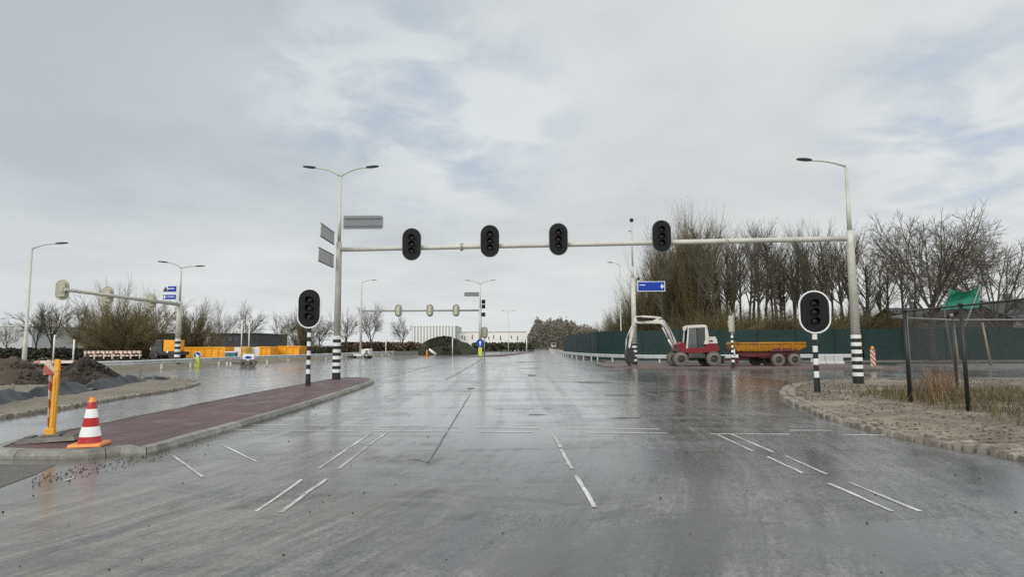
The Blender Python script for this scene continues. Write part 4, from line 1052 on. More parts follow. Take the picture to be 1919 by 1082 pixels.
MB().box((T(1387, 0)[0], 0.2, T(0, 668)[1]), (0.2, 0.1, 0.22)).box((T(1383, 0)[0], 0.3, T(0, 660)[1]), (0.14, 0.1, 0.4)).build('reflector_plate', M_signwhite, tr)
MB().box((T(1502, 0)[0], 0.3, T(0, 667)[1]), (0.3, 0.3, 0.12)).build('mudguard', M_exgrey, tr)
for px in (1462, 1492):
    for y in (0.0, 1.6): wheel(tr, (T(px, 0)[0], y, 0.41), 0.41, 0.36, M_tyremud, 0.55)
wheel(tr, (T(1438, 0)[0], 1.6, 0.41), 0.41, 0.36, M_tyre, 0.55)

# ------------------------------------------------------------------ guide board at the right, concrete pieces
b = G(1637, 691, 0.11)
t = thing('guide_board', 'red and white striped guide board with orange lamp on a flat foot', 'guide board', b, R(8))
hp = P(1637, 655, b.y).z - b.z
MB().box((0, 0, hp * 0.55), (0.32, 0.04, hp * 0.86)).build('striped_board', M_stripe, t, bevel=0.01)
MB().box((0, 0, 0.06), (0.95, 0.45, 0.12), taper=(0.85, 0.8)).build('rubber_foot', M_rubber, t, bevel=0.02)
MB().lathe([(0.06, 0), (0.09, 0.05), (0.09, 0.14), (0.04, 0.2)], (0, 0, hp * 0.98), 'Z', 12).build('warning_lamp', M_orange2, t)

# ------------------------------------------------------------------ guardrails
def guardrail(name, path, h, label, step=2.6, posts=True, m=M_galv):
    base = Vector((path[0].x, path[0].y, 0))
    t = thing(name, label, 'guardrail', base)
    prof = [(-0.02, h - 0.32), (0.05, h - 0.27), (0.05, h - 0.21), (-0.02, h - 0.16), (0.05, h - 0.11), (0.05, h - 0.05), (-0.02, h)]
    mb = MB(); vs = []; n = len(path)
    for i, p in enumerate(path):
        tt = (path[min(i + 1, n - 1)] - path[max(i - 1, 0)]).normalized(); nn = Vector((tt.y, -tt.x, 0))
        for o_, z in prof:
            q = p + nn * o_ - base; vs.append((q.x, q.y, z))
    k = len(prof)
    mb.add(vs, [(i * k + j, (i + 1) * k + j, (i + 1) * k + j + 1, i * k + j + 1) for i in range(n - 1) for j in range(k - 1)], 0, False)
    mb.build('rail', m, t)
    acc = 0.0
    for i in range(n - 1):
        L_ = (path[i + 1] - path[i]).length; acc += L_
        if acc > step:
            acc = 0; q = path[i] - base
            MB().box((q.x, q.y + 0.12, (h - 0.1) / 2), (0.12, 0.08, h - 0.1)).build('rail_post', M_galv, t)
    return t
grz = 0.68
rp = [G(1030, 653, grz), G(1038, 655.5, grz), G(1062, 659.8, grz), G(1120, 663.5, grz), G(1200, 665.5, grz), G(1300, 665.5, grz), G(1610, 664, grz)]
rpath = smooth_poly([(p.x, p.y) for p in rp], 0.9)
guardrail('guardrail', rpath, 0.68, 'pale steel guardrail along the foot of the green fence on the right')
lp = [G(150, 681.5, 0.6), G(250, 679.5, 0.6), G(460, 670.5, 0.6), G(640, 664, 0.6), G(740, 659.5, 0.6)]
lpath = smooth_poly([(p.x, p.y) for p in lp], 1.2)
guardrail('guardrail', lpath, 0.72, 'low grey guardrail curving along the far side of the left side street', 3.0)
# bank of sand behind it
bank = MB(); vs = []
nL = len(lpath)
for i, p in enumerate(lpath):
    tt = (lpath[min(i + 1, nL - 1)] - lpath[max(i - 1, 0)]).normalized(); nn = Vector((-tt.y, tt.x, 0))
    for o_, z in ((-0.9, -0.05), (0.3, 0.05), (1.2, 0.5), (5, 0.55), (14, 0.1)):
        q = p + nn * o_; vs.append((q.x, q.y, z + 0.08 * hn(q.x, q.y, 0.5)))
bank.add(vs, [(i * 5 + j, i * 5 + j + 1, (i + 1) * 5 + j + 1, (i + 1) * 5 + j) for i in range(nL - 1) for j in range(4)], 0, True)
bank.build('sand_bank', M_sand, kind='structure')

# ------------------------------------------------------------------ green screen fence
def screen_fence(path, h, label, post_step=3.4):
    base = Vector((path[0].x, path[0].y, 0))
    t = thing('screen_fence', label, 'fence', base)
    mb = MB(); vs = []; n = len(path); acc = 0
    for i, p in enumerate(path):
        q = p - base; w_ = 0.13 * hn(p.x, p.y, 0.8)
        for k, z in enumerate((0.03, h * 0.35, h * 0.7, h)):
            ww = w_ * (1 if 0 < k < 3 else 0.3) + 0.03 * hn(p.x, z, 1.3, 4)
            vs.append((q.x, q.y + ww, z + (0.03 * hn(p.x, p.y, 0.6, 3) if k == 3 else 0)))
    mb.add(vs, [(i * 4 + j, (i + 1) * 4 + j, (i + 1) * 4 + j + 1, i * 4 + j + 1) for i in range(n - 1) for j in range(3)], 0, True)
    mb.build('screen_cloth', M_fence, t)
    acc = post_step
    for i in range(n):
        if i: acc += (path[i] - path[i - 1]).length
        if acc >= post_step:
            acc = 0; q = path[i] - base
            MB().box((q.x, q.y - 0.09, (h + 0.05) / 2), (0.07, 0.05, h + 0.05)).build('fence_post', M_fencepost, t)
    return t
def FT(px, ptop, h):
    r_ = ray(px, ptop); return CAMP + r_ * ((h - CAMP.z) / r_.z)
HF = 2.95
fp = [FT(1056, 632, HF), FT(1075, 628.5, HF), FT(1118, 622, HF), FT(1190, 620, HF), FT(1300, 619, HF), FT(1600, 617, HF)]
def lin(pts, step):
    out = []
    for a, b_ in zip(pts[:-1], pts[1:]):
        a = Vector((a.x, a.y, 0)); b_ = Vector((b_.x, b_.y, 0)); k = max(1, int((b_ - a).length / step))
        out += [a.lerp(b_, i / k) for i in range(k)]
    return out + [Vector((pts[-1].x, pts[-1].y, 0))]
screen_fence(lin(fp, 0.6), HF, 'long dark green screen fence behind the excavator and trailer')
fe = FT(1600, 617, HF)
fp2 = [Vector((fe.x + 0.6, fe.y - 0.4, 0)), Vector((P(1940, 640, fe.y - 1.5).x + 4, fe.y - 2.5, 0))]
screen_fence(lin(fp2, 0.6), HF, 'dark green screen fence behind the black wire fence at the right edge')

# ------------------------------------------------------------------ black chain-link fence on the right verge
cf = thing('wire_fence', 'black chain link fence with a double corner post on the grassy verge', 'fence', (FC.x, FC.y, 0.1))
hC = P(1694, 578, FC.y).z - 0.1
d1 = Vector((FP.x - FC.x, FP.y - FC.y, 0))
hP = P(1799, 577, FP.y).z - 0.1
hf = (hC + hP) / 2
run = [Vector((0, 0, 0)), d1, d1 * 2.0, d1 * 3.0]
back = Vector((0.55, 1.4, 0)); side = [back, Vector((3.9, 3.6, 0)), Vector((8.0, 3.9, 0)), Vector((12.0, 4.2, 0)), Vector((16, 4.4, 0)), Vector((20, 4.6, 0))]
for i, p in enumerate(run):
    MB().tube([(p.x, p.y, -0.1), (p.x, p.y, hf)], 0.052 if i == 0 else 0.045, 10).lathe([(0.055, 0), (0.05, 0.03), (0.01, 0.05)], (p.x, p.y, hf), 'Z', 10).build('fence_post', M_blackmetal, cf)
MB().tube([(0.14, 0.2, -0.1), (0.14, 0.2, hf - 0.12)], 0.06, 10).build('gate_post', M_rail, cf)
MB().tube([(0.3, 0.42, -0.1), (0.3, 0.42, hf - 0.12)], 0.05, 10).build('gate_post', M_blackmetal, cf)
for p in side[1:]:
    MB().tube([(p.x, p.y, -0.1), (p.x, p.y, hf)], 0.045, 8).build('fence_post', M_blackmetal, cf)
MB().tube([tuple(p + Vector((0, 0, hf - 0.02))) for p in run], 0.024, 8).build('top_rail', M_blackmetal, cf)
MB().tube([tuple(p + Vector((0, 0, hf - 0.12))) for p in [Vector((0.14, 0.2, 0))] + side], 0.026, 8).build('top_rail', M_rail, cf)
def chain(a, b_, z0, z1, pitch=0.075):
    m = MB(); L_ = (b_ - a).length; t = (b_ - a) / L_; H = z1 - z0
    x = -H
    rr = 0.0017
    while x < L_:
        for sgn in (1, -1):
            s0, s1 = max(0, -x) , min(H, L_ - x)
            if s1 - s0 < 0.02: continue
            p0 = a + t * (x + s0); p1 = a + t * (x + s1)
            za, zb2 = (z0 + s0, z0 + s1) if sgn > 0 else (z1 - s0, z1 - s1)
            m.tube([(p0.x, p0.y, za), (p1.x, p1.y, zb2)], rr, 3, caps=False, smooth=False)
        x += pitch
    return m
for a, b_ in list(zip(run[:-1], run[1:])):
    chain(a, b_, 0.02, hf - 0.03).build('wire_mesh', M_wire, cf, fix=False)
for a, b_ in list(zip([Vector((0.3, 0.42, 0))] + side[1:-1], side[1:])):
    chain(a, b_, 0.02, hf - 0.13, 0.09).build('wire_mesh', M_wire, cf, fix=False)

# ------------------------------------------------------------------ green net on poles
dN = 40.0
nb = Vector((P(1800, 660, dN).x, dN, 0))
nt_ = thing('catch_net', 'sagging bright green net strung between tall poles beyond the wire fence', 'net', nb)
def N(px, py, dd=0.0):
    p = P(px, py, dN + dd); return Vector((p.x - nb.x, p.y, p.z)) - Vector((0, nb.y, 0))
c00, c10, c11, c01 = N(1763, 581, 0.4), N(1836, 577), N(1835, 536), N(1781, 543, 0.4)
net = MB(); vs = []; k = 14
for i in range(k + 1):
    for j in range(k + 1):
        u = i / k; v = j / k
        p = (c00 * (1 - u) + c10 * u) * (1 - v) + (c01 * (1 - u) + c11 * u) * v
        sag = 0.28 * math.sin(math.pi * u) * v + 0.06 * hn(u * 5, v * 4, 1)
        vs.append((p.x, p.y + 0.5 * math.sin(math.pi * u) * math.sin(math.pi * v) + 0.14 * hn(u * 9, v * 3, 1.6, 2), p.z - sag))
net.add(vs, [(i * (k + 1) + j, (i + 1) * (k + 1) + j, (i + 1) * (k + 1) + j + 1, i * (k + 1) + j + 1) for i in range(k) for j in range(k)], 0, True)
net.build('net_cloth', M_net, nt_)
p = N(1784, 588); MB().tube([(p.x - 0.05, 0, p.z), (p.x + 0.15, 0, 0)], [0.1, 0.13], 8).build('pole', M_wood, nt_)
p = N(1837, 536); q2 = N(1808, 612)
MB().tube([tuple(p), tuple(q2)], 0.05, 8).build('brace', M_rail, nt_)
p = N(1783, 543, 0.4); q2 = N(1768, 575, 0.4); MB().tube([tuple(p), tuple(q2), (q2.x + 0.4, q2.y, 0)], 0.03, 6).build('brace', M_rail, nt_)
p = N(1841, 605); MB().tube([(p.x, 0, p.z), (p.x + 0.35, 0, 0)], [0.06, 0.08], 8).build('pole', M_wood, nt_)

# ------------------------------------------------------------------ houses and halls
def box_building(name, label, cat, px0, px1, ptop, d, dep, wall, zb=0.0, wins=(), winm=M_glassdark, roof=None, ribs=0, ribm=None):
    a = P(px0, ptop, d); b_ = P(px1, ptop, d)
    base = Vector(((a.x + b_.x) / 2, d, zb)); w = b_.x - a.x; h = (a.z + b_.z) / 2 - zb
    t = thing(name, label, cat, base)
    m = MB(); m.box((0, dep / 2, h / 2), (w, dep, h))
    if ribs:
        for i in range(ribs):
            m.box((-w / 2 + (i + 0.5) * w / ribs, -0.15, h / 2), (w / ribs * 0.45, 0.3, h - 0.1), 1)
    m.build('wall', [wall, ribm or wall], t)
    MB().box((0, dep / 2, h + 0.12), (w + 0.5, dep + 0.5, 0.2)).build('roof', roof or wall, t)
    for wx, wy, ww, wh in wins:
        f = P(wx, wy, d); 
        o = MB().box((0, 0, 0), (ww / F * d, 0.1, wh / F * d)).build('window', winm, t, (f.x - base.x, -0.04, f.z - zb))
    return t
box_building('warehouse', 'long white warehouse with small dark windows beyond the hedge', 'warehouse', 852, 986, 623, 270, 40, M_wall_white, wins=[(x, 632 + (k % 2) * 2, 2.2, 6 + (k % 3) * 1.5) for k, x in enumerate((866, 871, 885, 916, 925, 938, 958, 970))], roof=M_wall_pale, winm=M_signback)
box_building('warehouse', 'tall pale grey warehouse with vertical fins behind the dark mound', 'warehouse', 772, 854, 612, 262, 30, M_wall_pale, ribs=14, ribm=M_wall_white, roof=M_wall_white)
box_building('warehouse', 'long pale hall glimpsed behind the bare trees on the far left', 'warehouse', -60, 62, 612, 210, 30, M_wall_pale, wins=[(x, 634, 5, 9) for x in (-30, -5, 20, 45)], winm=M_signpale, roof=M_wall_white)
box_building('shed', 'low dark shed right of the white warehouse', 'shed', 987, 1003, 634, 240, 10, M_wall_dark, roof=M_wall_pale)
box_building('office_building', 'dark flat-roofed building behind the orange containers', 'building', 396, 482, 627, 112, 15, M_wall_dark, wins=[(x, 636, 6, 8) for x in (408, 420, 432, 444, 462, 474)], winm=M_glassdark, roof=M_wall_dark)
box_building('site_unit', 'dark green flat-roofed block left of the striped gantry base', 'building', 288, 318, 628, 82, 6, M_wall_green, wins=[(x, 640, 4, 8) for x in (296, 308)], roof=M_wall_dark)

def gable_house(name, label, px0, px1, pe, pr, d, dep, zb=0.0, wins=()):
    a = P(px0, pe, d); b_ = P(px1, pe, d); w = b_.x - a.x; he = a.z; hr = P(px0, pr, d).z
    base = Vector(((a.x + b_.x) / 2, d, zb))
    t = thing(name, label, 'house', base)
    m = MB(); m.prism([(0, 0), (dep, 0), (dep, he), (dep / 2, hr - 0.1), (0, he)], -w / 2, w / 2, 'YZ')
    m.build('wall', M_housewall, t)
    rf = MB(); rf.prism([(-0.4, he - 0.15), (dep / 2, hr), (dep + 0.4, he - 0.15), (dep + 0.4, he + 0.05), (dep / 2, hr + 0.22), (-0.4, he + 0.05)], -w / 2 - 0.3, w / 2 + 0.3, 'YZ')
    r_ = rf.build('roof', M_roof, t)
    MB().box((w * 0.28, dep / 2, hr + 0.5), (0.6, 0.6, 1.0)).build('chimney', M_housewall, r_)
    for wx, wy, ww, wh in wins:
        f = P(wx, wy, d)
        o = MB().box((0, 0, 0), (ww / F * d, 0.14, wh / F * d)).build('window', M_signwhite, t, (f.x - base.x, -0.5 if wy < pe else -0.03, f.z - zb))
        MB().box((-ww / F * d * 0.24, -0.03, 0), (ww / F * d * 0.4, 0.12, wh / F * d * 0.75)).box((ww / F * d * 0.24, -0.03, 0), (ww / F * d * 0.4, 0.12, wh / F * d * 0.75)).build('pane', M_glassdark, o)
    return t
gable_house('house', 'brick house with a white framed dormer window behind the green net', 1838, 1896, 584, 565, 66, 9, wins=[(1857, 586, 24, 11), (1862, 604, 22, 9)])
gable_house('house', 'dark roofed house at the right edge beyond the fence', 1898, 1990, 598, 562, 60, 10, wins=[(1908, 605, 8, 8)])
gable_house('barn', 'low brown roofed barn behind the wire fence corner', 1702, 1768, 600, 577, 74, 8)
bpy.data.objects['barn']['category'] = 'barn'

# ------------------------------------------------------------------ building site things on the left
def container(px0, px1, ptop, pbot, d, label, skip=False, dep=2.3, mm=None, nm=None):
    a = P(px0, ptop, d); b_ = P(px1, pbot, d); w = b_.x - a.x; h = a.z - 0.45
    base = Vector(((a.x + b_.x) / 2, d, 0.45))
    t = thing(nm or ('orange_skip' if skip else 'orange_container'), label, 'skip' if skip else 'container', base)
    m = MB()
    if skip:
        m.prism([(-w * 0.42, 0), (w * 0.36, 0), (w / 2, h), (-w / 2, h)], 0, dep, 'XZ')
    else:
        m.box((0, dep / 2, h / 2), (w, dep, h))
    m.build('container_body', mm or M_orange, t)
    r = MB(); r.box((0, -0.03, h - 0.06), (w + 0.06, 0.1, 0.12)).box((0, dep + 0.03, h - 0.06), (w + 0.06, 0.1, 0.12))
    k = max(3, int(w / 0.7))
    for i in range(k + 1):
        x = -w / 2 + w * i / k
        if skip: x *= 0.84
        r.box((x, -0.04, h / 2 - 0.06), (0.09, 0.08, h - 0.14))
    r.build('container_ribs', mm or M_orange, t)
    return t
dS = 62.0
container(344, 421, 651, 679, dS, 'large orange container behind the round blue sign')
container(481, 506, 650, 674, dS + 3, 'small orange container behind the white board on wheels')
container(521, 563, 649, 672, dS + 6, 'orange skip with slanting ends right of the other orange containers', True)
container(431, 470, 654, 675, dS + 4, 'pale cream container half hidden behind the teal bins and the drum', mm=mat('cream_container', (0.5, 0.42, 0.3), 0.5, 0.15, 2, dirt=(0.3, 0.2, 0.1, 0.6)), nm='cream_container')
def P0(px, py, d, z=0.0):
    p = P(px, py, d); return Vector((p.x, d, z))
for px, lab in ((428.5, 'left one of two white lidded teal bins by the orange containers'), (438.5, 'right one of two white lidded teal bins by the orange containers')):
    b = P0(px, 670, dS - 1, 0.45); t = thing('waste_bin', lab, 'bin', b); h = P(px, 661, dS - 1).z - 0.45
    MB().box((0, 0, h / 2), (0.48, 0.5, h), taper=(1.12, 1.1)).build('bin_body', M_teal, t, bevel=0.03)
    MB().box((0, 0, h + 0.04), (0.56, 0.58, 0.1)).build('bin_lid', M_signwhite, t, bevel=0.02)
for px, lab in ((447, 'pale board leaning left of the yellow drum on site'), (477, 'pale board leaning right of the yellow drum on site')):
    b = P0(px, 665, dS + 1, 0.45); h = P(px, 651, dS + 1).z - 0.45
    tag(MB().box((0, 0, h / 2), (0.95, 0.06, h), 0, Matrix.Rotation(R(-6), 3, 'X')).build('site_board', M_barrier, None, b, bevel=0.01), lab, 'board')
b = P0(461, 665, dS + 0.5, 0.45); h = P(461, 650, dS + 0.5).z - 0.45
tag(MB().lathe([(0.45, 0), (0.5, 0.03), (0.5, h * 0.33), (0.47, h * 0.36), (0.5, h * 0.66), (0.5, h), (0.4, h + 0.02)], n=18).build('oil_drum', mat('drum_ochre', (0.42, 0.27, 0.03), 0.5), None, b), 'ochre yellow drum between two pale boards on the building site', 'drum')
# white board on a small wheeled trailer
b = G(465, 689, 0.0); t = thing('sign_trailer', 'white board with a blue mark on a small muddy wheeled trailer', 'trailer', b)
z0 = P(465, 677, b.y).z; z1 = P(465, 664, b.y).z; w = 21 / F * b.y
o = MB().box((0, 0, (z0 + z1) / 2), (w, 0.06, z1 - z0)).build('sign_board', M_signwhite, t, bevel=0.01)
MB().prism([(-0.28, 0), (-0.1, 0.12), (0.12, 0.1), (0.3, 0.02), (0.1, -0.1), (-0.15, -0.09)], -0.05, -0.035, 'XZ').build('blue_mark', M_blue, o, (0, 0, (z0 + z1) / 2))
MB().box((0, 0.3, z0 - 0.1), (w, 0.7, 0.14)).tube([(0, 0.3, 0.35), (-1.5, 0.3, 0.3)], 0.05, 6).build('trailer_frame', M_exgrey, t)
for x in (-0.3, 0.3): wheel(t, (x, -0.1, 0.3), 0.3, 0.22, M_tyremud)
# round blue sign
b = G(369, 689, 0.0); t = thing('keep_right_sign', 'round blue and white traffic sign in front of the large orange container', 'traffic sign', b)
z1 = P(369, 667, b.y).z
MB().tube([(0, 0.05, 0), (0, 0.05, z1)], 0.04, 8).build('sign_pole', M_galv, t)
d_ = MB().lathe([(0.27, -0.015), (0.27, 0.015)], (0, 0, z1), 'Y', 22).build('sign_disc', M_blue, t)
MB().lathe([(0.27, -0.02), (0.27, 0.012), (0.31, 0.012), (0.31, -0.02), (0.27, -0.02)], (0, 0, z1), 'Y', 22, cap=False).build('sign_rim', M_signwhite, d_)
MB().prism([(-0.16, z1 + 0.06), (-0.06, z1 + 0.16), (0.08, z1 - 0.02), (0.16, z1 + 0.06), (0.16, z1 - 0.2), (-0.08, z1 - 0.2), (-0.0, z1 - 0.1)], -0.026, -0.018, 'XZ').build('sign_arrow', M_signwhite, d_)
MB().box((0, 0, 0.42), (0.34, 0.2, 0.84), taper=(0.9, 0.9)).build('yellow_bollard', M_lime, t, bevel=0.03)
# truck at far left behind striped base
b = P0(303, 680, 58, 0.4); t = thing('site_truck', 'dark truck with pale bonnet and orange load bed left of the striped gantry base', 'truck', b)
MB().box((0.1, 1.1, 0.55), (2.9, 1.8, 0.35)).build('truck_chassis', M_wall_dark, t, bevel=0.03)
cbm = MB().prism([(-1.25, 0.7), (-1.3, 1.15), (-0.95, 1.3), (-0.8, 1.85), (-0.2, 1.9), (-0.15, 0.7)], 0.2, 2.0, 'XZ').build('truck_cab', mat('truck_dark', (0.06, 0.06, 0.065), 0.4), t, bevel=0.05)
MB().prism([(-0.9, 1.32), (-0.76, 1.78), (-0.3, 1.8), (-0.28, 1.32)], 0.17, 0.19, 'XZ').build('window', M_glassdark, cbm)
MB().box((-1.15, 1.1, 1.0), (0.5, 1.6, 0.3)).build('bonnet', M_exwhite, t, bevel=0.05)
MB().box((0.5, 1.1, 1.3), (1.05, 1.8, 1.1)).build('load_bed', M_orange, t, bevel=0.03)
for x in (-0.9, 0.9):
    for y in (0.2, 1.9): wheel(t, (x, y, 0.36), 0.36, 0.25, M_tyre)
MB().lathe([(0.1, -0.02), (0.12, 0.01), (0.001, 0.02)], (0.45, 0.05, 0.7), 'Y', 12).build('headlight', M_signwhite, t)
# white flatbed
b = G(672, 672, 0.0); t = thing('flatbed_truck', 'small white flatbed truck parked right of the striped gantry column', 'truck', b); s_ = b.y / F
def W(px, py): return ((px - 672) * s_, (672 - py) * s_)
MB().prism([W(678, 668), W(678, 659), W(682, 654.5), W(691, 654.5), W(692, 668)], 0, 1.9, 'XZ').build('truck_cab', M_white, t, bevel=0.08)
MB().prism([W(684, 662), W(685, 657), W(689, 657), W(689, 662)], -0.03, -0.005, 'XZ').build('window', M_signback, t)
MB().prism([W(648, 667.5), W(648, 665), W(677, 664), W(677, 668)], 0, 1.9, 'XZ').build('flat_bed', M_white, t, bevel=0.03)
MB().prism([W(676, 664), W(676, 655), W(677.2, 655), W(677.2, 664)], 0.1, 1.8, 'XZ').build('headboard', M_white, t)
for px in (656, 686):
    for y in (0.1, 1.8): wheel(t, (W(px, 0)[0], y, 0.34), 0.34, 0.24, M_tyre)
# concrete blocks
b0 = G(735, 672); b1 = G(782, 670)
for i in range(3):
    a = Vector((b0.x, b0.y, 0)).lerp(Vector((b1.x, b1.y, 0)), i / 3); c = Vector((b0.x, b0.y, 0)).lerp(Vector((b1.x, b1.y, 0)), (i + 1) / 3)
    mid_ = (a + c) / 2; dv = c - a
    o = MB().prism([(-0.4, 0), (0.4, 0), (0.32, 0.12), (0.16, 0.3), (0.12, 0.85), (-0.12, 0.85), (-0.16, 0.3), (-0.32, 0.12)], -dv.length / 2 + 0.03, dv.length / 2 - 0.03, 'XZ').build('concrete_barrier', M_conc, None, mid_, math.atan2(dv.y, dv.x) + R(90))
    tag(o, 'grey concrete barrier block in the row before the dark mound', 'barrier', 'grey concrete barrier blocks before the dark mound')
for i, px in enumerate((1545, 1562, 1579)):
    b = G(px, 684, 0.0)
    o = MB().prism([(-0.32, 0), (0.32, 0), (0.3, 0.1), (0.14, 0.3), (0.1, 0.72), (-0.1, 0.72), (-0.14, 0.3), (-0.3, 0.1)], -0.33, 0.33, 'YZ').build('concrete_barrier', mat('pale_concrete', (0.42, 0.43, 0.42), 0.6, 0.15, 4), None, (b.x, b.y + 0.6, 0.0))
    tag(o, 'pale short concrete barrier between trailer and striped gantry column', 'barrier', 'pale concrete barriers right of the trailer')
b = G(800, 670); t = thing('traffic_cone', 'tiny faded traffic cone in front of the dark mound', 'traffic cone', b)
MB().lathe([(0.22, 0.03), (0.05, 0.95), (0.02, 1.0)], n=12).build('cone_body', M_orange2, t); MB().box((0, 0, 0.02), (0.6, 0.6, 0.04)).build('cone_base', M_orange2, t)
a = P(804, 655, 95); c = P(817, 664, 95)
tag(MB().tube([(0, 0, a.z), (c.x - a.x, 0, max(0.1, c.z - 0.3))], 0.2, 8).build('white_pipe', M_white, None, (a.x, 95, 0)), 'white pipe leaning on the foot of the dark mound', 'pipe')
# red and white barrier planks
lab = ('red and white barrier plank in the cluster before the big olive bush')
for k in range(6):
    px = 168 + k * 17; d = 56 + (k % 2) * 1.2
    b = P0(px, 675, d, 0.5); t = thing('barrier', lab, 'barrier', b, R(U(-25, 25)), 'red and white barriers before the olive bush')
    p_ = MB()
    for i in range(6): p_.box((-0.5 + i * 0.2, 0, 0.62), (0.2, 0.05, 0.24), i % 2)
    p_.build('plank', [M_barrier, M_barred], t)
    p_ = MB()
    for i in range(6): p_.box((-0.5 + i * 0.2, 0.01, 0.3), (0.2, 0.05, 0.14), (i + 1) % 2)
    p_.build('plank', [M_barrier, M_barred], t)
    for x in (-0.45, 0.45): MB().box((x, 0, 0.35), (0.05, 0.6 if False else 0.12, 0.7)).build('leg', M_barrier, t)
for px0, px1, py, d, lb in ((64, 148, 679, 50, 'long pale upper rail of the site barrier left of the earth heap'), (64, 100, 689, 47, 'short pale lower barrier plank behind the yellow post'), (0, 38, 678, 50, 'pale barrier plank left of the slender lamp post')):
    a = P(px0, py, d); c = P(px1, py, d)
    t = thing('barrier', lb, 'barrier', (a.x, d, 0)); w = c.x - a.x
    p_ = MB(); k = max(2, int(w / 0.5))
    for i in range(k): p_.box((w * (i + 0.5) / k, 0, a.z), (w / k, 0.05, 0.22), 0 if i % 3 else 1)
    p_.build('plank', [M_barrier, mat('barrier_pink', (0.5, 0.25, 0.2), 0.5)], t)
    for x in (0.1, w - 0.1): MB().box((x, 0.05, a.z / 2), (0.08, 0.06, a.z)).build('leg', M_barrier, t)
# slim white posts
for px, pb, pt, d, lb in ((100, 668, 628, 62, 'thin white pole left of the big olive bush and right of the lamp post'), (137, 672, 637, 58, 'short white pole behind the dark earth heap'), (452, 652, 600, 75, 'left of two thin pale flagpoles by the dark building'), (466, 652, 605, 75, 'right of two thin pale flagpoles by the dark building'), (723, 663, 626, 88, 'short white pole behind the grey guardrail end'), (848, 664, 634, 92, 'short white pole at the right end of the dark mound'), (987, 652, 632, 140, 'thin pale pole at the right end of the white warehouse')):
    b = P0(px, pb, d); z1 = P(px, pt, d).z
    tag(MB().tube([(0, 0, 0), (0, 0, z1)], 0.075 if d < 100 else 0.12, 8).build('marker_pole', M_white, None, b), lb, 'pole')
# posts along the guardrail foot, and stakes in the sand
for px, py0_, py1_ in ((297, 692, 685), (425, 690, 682), (432, 690, 684), (500, 688, 680), (238, 692, 684)):
    b = G(px, py0_); z1 = P(px, py1_, b.y).z + 0.1
    tag(MB().tube([(0, 0, 0), (0, 0, max(0.4, z1))], 0.05, 6).build('marker_post', M_barrier, None, b), 'small pale marker post at the foot of the left guardrail', 'post', 'small pale marker posts along the left guardrail')
for px, py0_, py1_, lb in ((23, 738, 720, 'short pale stake standing in the black plastic at far left'), (175, 722, 713, 'short pale stake right of the dark earth heap'), (188, 712, 694, 'grey stake rising behind the plastic, left of its taller twin'), (227, 712, 702, 'shortest stake between two taller grey stakes'), (262, 713, 691, 'tall grey stake at the middle of the plastic edge'), (287, 714, 702, 'rightmost short stake at the end of the black plastic')):
    b = G(px, py0_, 0.05); z1 = P(px, py1_, b.y).z - 0.05
    tag(MB().box((0, 0, z1 / 2 - 0.05), (0.06, 0.05, z1 + 0.1), 0, Matrix.Rotation(R(U(-3, 3)), 3, 'Y')).build('stake', M_wood if 'pale' in lb else M_stake, None, b), lb, 'stake')

# ---- heaps of earth and the plastic sheet
def heap(name, c, rx, ry, h, label, m=M_mud, rough=0.3, seed=0, cat='earth heap', k=72, sharp=1.0):
    mb = MB(); vs = [(0, 0, h * (1 + 0.1 * hn(seed, 3)))]; rings = k // 2
    for j in range(1, rings + 1):
        t = j / rings
        for i in range(k):
            a = 2 * math.pi * i / k
            rr = t * (1 + 0.28 * hn(math.cos(a) * 1.6 + seed, math.sin(a) * 1.6, 1.0))
            x = rx * rr * math.cos(a); y = ry * rr * math.sin(a)
            z = h * (1 - t ** (1.6 * sharp)) * (1 + 0.2 * hn(x + seed, y, 0.7)) + rough * (1 - t) * (hn(x, y, 1.7, seed) + 0.6 * hn(x, y, 4.5, seed + 2)) + (0.05 * hn(x, y, 9, seed) + 0.06 * abs(hn(x, y, 5, seed + 4))) * (1 - t ** 3)
            vs.append((x, y, z if j < rings else -0.08))
    fs = [(0, 1 + i, 1 + (i + 1) % k) for i in range(k)]
    for j in range(rings - 1):
        for i in range(k):
            a = 1 + j * k + i; b2 = 1 + j * k + (i + 1) % k
            fs.append((a, a + k, b2 + k, b2))
    mb.add(vs, fs, 0, True)
    o = mb.build(name, m, None, c)
    return tag(o, label, cat)
b = G(114, 721, 0.05); z1 = P(120, 677, b.y + 0.8).z
heap('earth_heap', (b.x, b.y + 1.4, 0.05), 1.62, 1.5, z1 - 0.05, 'dark heap of crumbly earth behind the yellow beacon post', seed=1, sharp=0.75)
b = G(0, 722, 0.05); z1 = P(10, 680, b.y + 1).z
heap('earth_heap', (b.x - 0.6, b.y + 1.3, 0.05), 2.2, 2.0, z1 - 0.08, 'brown earth heap at the left edge beside the lamp post', mat('brown_earth', (0.075, 0.056, 0.04), 0.85, 0.4, 3, bump=1.0, bscale=9), seed=5, sharp=0.9)
b = G(70, 715, 0.0)
heap('earth_heap', (b.x, b.y + 0.3, 0.02), 2.6, 0.9, 0.28, 'low ridge of dark earth between the two heaps', seed=9)
sp = []
for cpx, cpy, rx_, ry_, n_ in ((114, 721, 1.62, 1.5, 900), (0, 722, 2.2, 2.0, 900), (70, 722, 2.6, 0.8, 300)):
    b = G(cpx, cpy, 0.05)
    for _ in range(n_):
        a_ = U(0, 6.28); r_ = math.sqrt(rnd()) * 1.25; hh = 0.0 if rx_ > 2.5 else 1.12
        sp.append((b.x + rx_ * r_ * math.cos(a_) - (0.6 if cpx == 0 else 0), b.y + 1.4 + ry_ * r_ * math.sin(a_), 0.04 + max(0, hh * (1 - r_ ** 1.3)) * 0.95))
